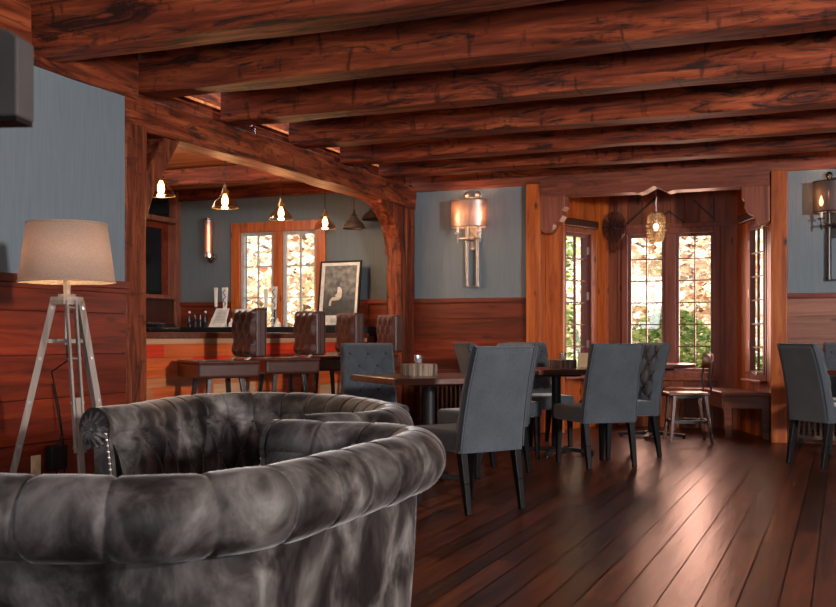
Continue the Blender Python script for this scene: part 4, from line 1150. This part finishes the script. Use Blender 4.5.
for k, px in enumerate((189.5, 195, 200.5, 205.5)):
    p = px_Y(px, 10.62+.02*(k%2)); br_ = empty('liquor_bottle', (p.x, p.y, ZK)); 
    tag(br_, ['dark bottle with white pourer, leftmost of four on the back counter','short dark bottle second from the left on the back counter','short dark bottle third from the left on the back counter','dark bottle with white pourer nearest the white card stand'][k], 'bottle', 'dark bottles on the back counter')
    hh = .17 if k in (0,3) else .13
    m = MB(); m.lathe([(1e-3,.001),(.027,.001),(.028,hh*.55),(.011,hh*.72),(.010,hh)], n=14); m.build('bottle_body', M['darkglass'] if 'darkglass' in M else M['screen'], br_, smooth=True)
    m = MB(); m.ball((0,0,hh+.012), .016 if k in (0,3) else .008, 8); m.build('pourer', M['white'] if k in (0,3) else M['chrome'], br_, smooth=True)
# framed photograph leaning against the window side
p0 = px_Y(316, 10.62); p1 = px_Y(360, 10.62)
fw = (p1.x-p0.x)*.96; fh = .76
pf = empty('framed_photograph', ((p0.x+p1.x)/2, 10.60, ZK), -.06); tag(pf, 'framed black and white photograph of a seated person, leaning beside the bar window', 'picture frame')
R = Matrix.Rotation(-.13, 3, 'X')
def fb(mb, x0, x1, z0, z1, y0, y1, rnd=.5):
    mb.box(R @ Vector(((x0+x1)/2, (y0+y1)/2, (z0+z1)/2)), (x1-x0, y1-y0, z1-z0), R=R, rnd=rnd)
m = MB(); e = .018
fb(m, -fw/2, -fw/2+e, 0, fh, -.012, .012); fb(m, fw/2-e, fw/2, 0, fh, -.012, .012); fb(m, -fw/2, fw/2, 0, e, -.012, .012); fb(m, -fw/2, fw/2, fh-e, fh, -.012, .012)
m.build('frame', M['black'], pf)
m = MB(); fb(m, -fw/2+e, fw/2-e, e, fh-e, -.002, .008); m.build('mat_board', M['white'], pf)
m = MB(); fb(m, -fw/2+.065, fw/2-.055, .13, fh-.055, -.005, -.002)
def photo_mat():
    mt, nt, b = new_mat('grey_photo_print'); mp = mapping(nt, (1,1,1))
    n = N(nt, 'ShaderNodeTexNoise', Scale=16.0, Detail=5.0); nt.links.new(mp, n.inputs['Vector'])
    g = N(nt, 'ShaderNodeSeparateXYZ'); nt.links.new(mp, g.inputs[0])
    r = ramp(nt, n.outputs[0], [(0.3,(0.03,0.03,0.028)),(0.7,(0.22,0.21,0.19))])
    r2 = ramp(nt, g.outputs[2], [(0.30,(0.25,)*3),(0.42,(1,1,1))])
    nt.links.new(mixc(nt, 1.0, r.outputs[0], r2.outputs[0], 'MULTIPLY'), b.inputs['Base Color']); b.inputs['Roughness'].default_value = .35
    return mt
ph = m.build('photo_print', photo_mat(), pf)
m = MB()                                  # printed seated figure, side view, in the print's own plane
def pb(pts): m.slab([R @ Vector((x_, -.0065, z_)) for x_, z_ in pts], R @ Vector((0,.001,0)))
pb([(-.02,.46),(.01,.455),(.035,.43),(.045,.36),(.03,.33),(-.03,.335),(-.05,.36),(-.025,.385)])
m.build('printed_shirt', M['white'], ph)
m = MB(); pb([(.03,.33),(.0,.345),(-.09,.34),(-.12,.30),(-.125,.24),(-.10,.24),(-.09,.30),(.0,.305)]); m.build('printed_trousers', M['cream'], ph)
m = MB(); pb([(-.02+.026*math.cos(k*PI/5), .492+.032*math.sin(k*PI/5)) for k in range(10)]); m.build('printed_head', M['ink'], ph)
m = MB(); pb([(.035,.38),(.055,.38),(.045,.30),(.06,.22),(.05,.22),(.035,.285),(-.02,.285),(-.03,.22),(-.04,.22),(-.03,.30),(.03,.30)]); m.build('printed_chair', M['bronze'], ph)
m = MB(); fb(m, -.09, .09, .045, .095, -.004, -.0021); m.build('caption_plate', plain('caption_grey',(.45,.44,.42),.6), pf)

# tray and glasses on the bar near the first post
p = px_X(152, BF-.22)
m = MB(); m.rbox((0,0,.018), (.26,.40,.032), .014); m.box((.01,.02,.045), (.22,.34,.012), rz=.15); m.box((-.01,0,.059), (.22,.32,.010), rz=-.1)
o = m.build('menu_stack', M['black']); o.location = (p.x, p.y, ZT+.001); tag(o, 'stack of dark leather menus on the bar beside the near post', 'menus')
for k, (px, xx) in enumerate(((146,-.36),(151,-.46),(156,-.36),(161,-.46))):
    p = px_X(px, BF-.08+xx); g_ = empty('drinking_glass', (p.x, p.y, ZT+.001))
    m = MB(); m.lathe([(1e-3,.001),(.026,.001),(.032,.085),(.029,.085),(.024,.008),(1e-3,.008)], n=16); m.build('tumbler', M['clearglass'], g_, smooth=True)
    tag(g_, 'short clear tumbler in the row on the bar beside the near timber post', 'glass', 'clear tumblers on the bar')

# ------------------------------------------------------------------ tripod floor lamp
lp = px_t(67, 5.35); LZ = lambda py: EYE+(336-py)*5.35/FPX
lamp = empty('tripod_floor_lamp', (lp.x, lp.y, 0)); tag(lamp, 'tripod floor lamp with weathered wooden legs and a burlap drum shade', 'floor lamp')
zs0, zs1 = LZ(282), LZ(224)
m = MB(); m.lathe([(.240, zs0),(.200, zs1)], n=56); o = m.build('lamp_shade', M['burlap'], lamp, smooth=True); o.modifiers.new('th','SOLIDIFY').thickness = .004
m = MB(); m.tube([(.241*math.cos(2*PI*k/48), .241*math.sin(2*PI*k/48), zs0) for k in range(49)], .004, 6); m.build('shade_ring', M['burlap'], lamp)
m = MB(); m.tube([(.201*math.cos(2*PI*k/48), .201*math.sin(2*PI*k/48), zs1) for k in range(49)], .004, 6)
for k in range(3): an = 2*PI*k/3; m.tube([(0,0,zs1-.02),(.20*math.cos(an), .20*math.sin(an), zs1)], .003, 5)
m.build('shade_ring', M['burlap'], lamp)
zh = LZ(301)
m = MB(); m.tube([(0,0,zh+.02),(0,0,zs0+.06)], .018, 14); m.tube([(0,0,zh+.02),(0,0,zh+.035)], .045, 18); m.tube([(0,0,zs0+.05),(0,0,zs1-.02)], .005, 8); m.build('stem', M['lampwood'], lamp)
m = MB(); m.ball((0,0,zs0+.13), .032, 12, 1.3); m.build('bulb', M['lampbulb'], lamp, smooth=True)
m = MB(); m.lathe([(1e-3,zh-.02),(.085,zh-.02),(.088,zh),(.085,zh+.02),(1e-3,zh+.02)], n=6); m.build('hub_plate', M['lampwood'], lamp)
legs = [cdir(-.285, -.10), cdir(.16, -.22), cdir(.19, .17)]
for (lx, ly) in legs:
    n_ = Vector((lx, ly, 0)).normalized(); side = Vector((-n_.y, n_.x, 0))
    top = Vector((n_.x*.065, n_.y*.065, zh)); foot = Vector((lx*1.12, ly*1.12, 0))
    m = MB()
    for s in (-1, 1):
        m.bar(top+side*s*.022, top.lerp(foot, .62)+side*s*.022, .012, .034, up=tuple(n_))
    lg = m.build('leg', M['lampwood'], lamp, bevel=.002)
    m = MB(); m.bar(top.lerp(foot, .40), foot, .028, .034, up=tuple(n_)); m.build('leg_extension', M['lampwood'], lg, bevel=.002)
    m = MB()
    for f_ in (.03, .24, .42, .60):
        q = top.lerp(foot, f_); m.tube([q-side*.034, q+side*.034], .008, 8)
    m.build('bolt', M['steel'], lg)
m = MB(); zb_ = LZ(341)
for (lx, ly) in legs:
    n_ = Vector((lx, ly, 0)).normalized(); top = Vector((n_.x*.065, n_.y*.065, zh)); foot = Vector((lx*1.12, ly*1.12, 0))
    q = top.lerp(foot, (zh-zb_)/zh); m.bar((0,0,zb_), q, .022, .02)
m.build('spreader', M['lampwood'], lamp)
m = MB(); m.tube([(0,0,zb_-.02),(0,0,zh-.01)], .012, 10); m.build('center_rod', M['steel'], lamp)
cp = [Vector((0,0,zb_-.02)), Vector((.02,-.02,zb_-.10)), Vector((-.10,.0,zb_-.16)), Vector((-.14,.1,zb_-.35)), Vector((-.10,.1,zb_-.6)), Vector((-.15,.14,.12)), Vector((-.25,.2,.02)), Vector((-.45,.3,.01))]
sp, _ = smooth_path([(0,0),(1,0)], 2)
m = MB(); m.tube(cp, .004, 6); m.build('power_cord', M['black'], lamp, smooth=True)
l = bpy.data.lights.new('lamp_glow', 'POINT'); l.energy = 42; l.color = (1,.66,.36); l.shadow_soft_size = .035
lo = bpy.data.objects.new('lamp_glow', l); COL.objects.link(lo); lo.location = (lp.x, lp.y, zs0+.10)

# outlet and adapter on left wall
p = px_X(35.5, XL+.014); ol = empty('wall_outlet', (XL+.014, p.y, .275)); tag(ol, 'cream wall outlet plate low on the left wall behind the lamp', 'outlet')
m = MB(); m.bx(0,.006,-.04,.04,-.06,.06); m.build('cover_plate', M['cream'], ol, bevel=.002)
m = MB()
for z_ in (-.03,.025): m.bx(.006,.009,-.017,.017,z_-.014,z_+.014)
m.build('socket', M['cream'], ol); 
p = px_X(52, XL+.014); ad = MB(); ad.rbox((.035,0,0), (.06,.14,.15), .01); ad.tube([(.05,.0,.07),(.055,.02,.15),(.03,.01,.3),(.012,-.01,.45)], .005, 6); ad.tube([(.03,0,-.07),(.03,.02,-.18),(.05,.04,-.306)], .005, 6)
o = ad.build('power_adapter', M['black']); o.location = (XL+.014, p.y, .31); tag(o, 'black power adapter box low on the left wall beside the outlet', 'adapter')

# blurred box-shaped fixture close to the camera at upper left
pb_ = px_t(1, 1.7); bx_ = empty('hanging_fixture', (pb_.x, pb_.y, 1.40)); bx_.rotation_euler = (0,0,TH-.1); tag(bx_, 'dark grey box-shaped fixture hanging out of focus at the upper left corner', 'light fixture')
m = MB(); m.slab([(-.05,-.03,.003),(.043,-.03,.003),(.043,-.03,.130),(.03,-.03,.140),(-.05,-.03,.165)], (0,.06,0)); m.build('housing', plain('taupe_metal', (0.06,0.052,0.052), .7, 0), bx_, bevel=.004)
m = MB(); m.bx(-.052,.040,-.028,.028,-.004,.004); m.build('bottom_plate', M['black'], bx_)
m = MB(); m.tube([(-.02,0,.15),(-.02,0,1.62)], .006, 8); m.tube([(-.02,0,1.60),(-.02,0,1.62)], .05, 12); m.build('hanging_rod', M['blackmetal'], bx_)

# ------------------------------------------------------------------ light
wd = bpy.data.worlds.new('sky'); SC.world = wd; wd.use_nodes = True
bg = wd.node_tree.nodes['Background']; bg.inputs[0].default_value = (0.93,0.95,1.0,1); bg.inputs[1].default_value = 3.2
sun = bpy.data.lights.new('sun', 'SUN'); sun.energy = 17; sun.angle = .02; sun.color = (1,.95,.88)
so = bpy.data.objects.new('sun', sun); COL.objects.link(so); so.rotation_euler = (math.radians(48), 0, math.radians(20))
def area(name, loc, target, sx, sy, e, col=(1,1,1)):
    l = bpy.data.lights.new(name, 'AREA'); l.shape = 'RECTANGLE'; l.size = sx; l.size_y = sy; l.energy = e; l.color = col
    o = bpy.data.objects.new(name, l); COL.objects.link(o); o.location = loc
    o.rotation_euler = (Vector(target)-Vector(loc)).to_track_quat('-Z', 'Y').to_euler(); return o
area('strobe_right', (4.2, 2.4, 2.1), (-2.5, 9.0, 1.9), .4, .4, 520, (1,.95,.9))
area('fill_front', (1.5, -2.3, 1.3), (-1.5, 8, 2.0), 1.6, 1.0, 90, (.95,.97,1))  # added fill from behind the camera; the wall there has no window
area('fill_left', (-4.2, .8, 1.8), (-.5, 4.5, .6), 1.0, 1.2, 28, (.92,.96,1))  # added unseen fill beside the left wall, aimed at the sofas
area('bar_fill', (-6.6, 8.2, 2.7), (-6.2, 9.2, 0), 1.2, 1.2, 40, (1,.85,.7))  # added soft light to brighten the bar; no fixture hangs here
# added lamp outside the bay panes: daylight reddened for the floor sheen
area('bay_tinted_daylight', (-1.85, BYC+.45, 1.45), (-1.3, 7.0, .2), 1.2, 1.3, 70, (1,.50,.38))

cam = bpy.data.cameras.new('camera'); co = bpy.data.objects.new('camera', cam); COL.objects.link(co)
co.location = (0,0,EYE); co.rotation_euler = (PI/2, 0, TH)
cam.sensor_width = 36; cam.lens = 36*FPX/836; cam.shift_y = 32.5/836; cam.clip_start = .05
cam.dof.use_dof = True; cam.dof.focus_distance = 7.0; cam.dof.aperture_fstop = 9
SC.camera = co
vs = SC.view_settings; vs.view_transform = 'Standard'; vs.look = 'None'; vs.gamma = 1; vs.exposure = -0.08; vs.use_curve_mapping = False
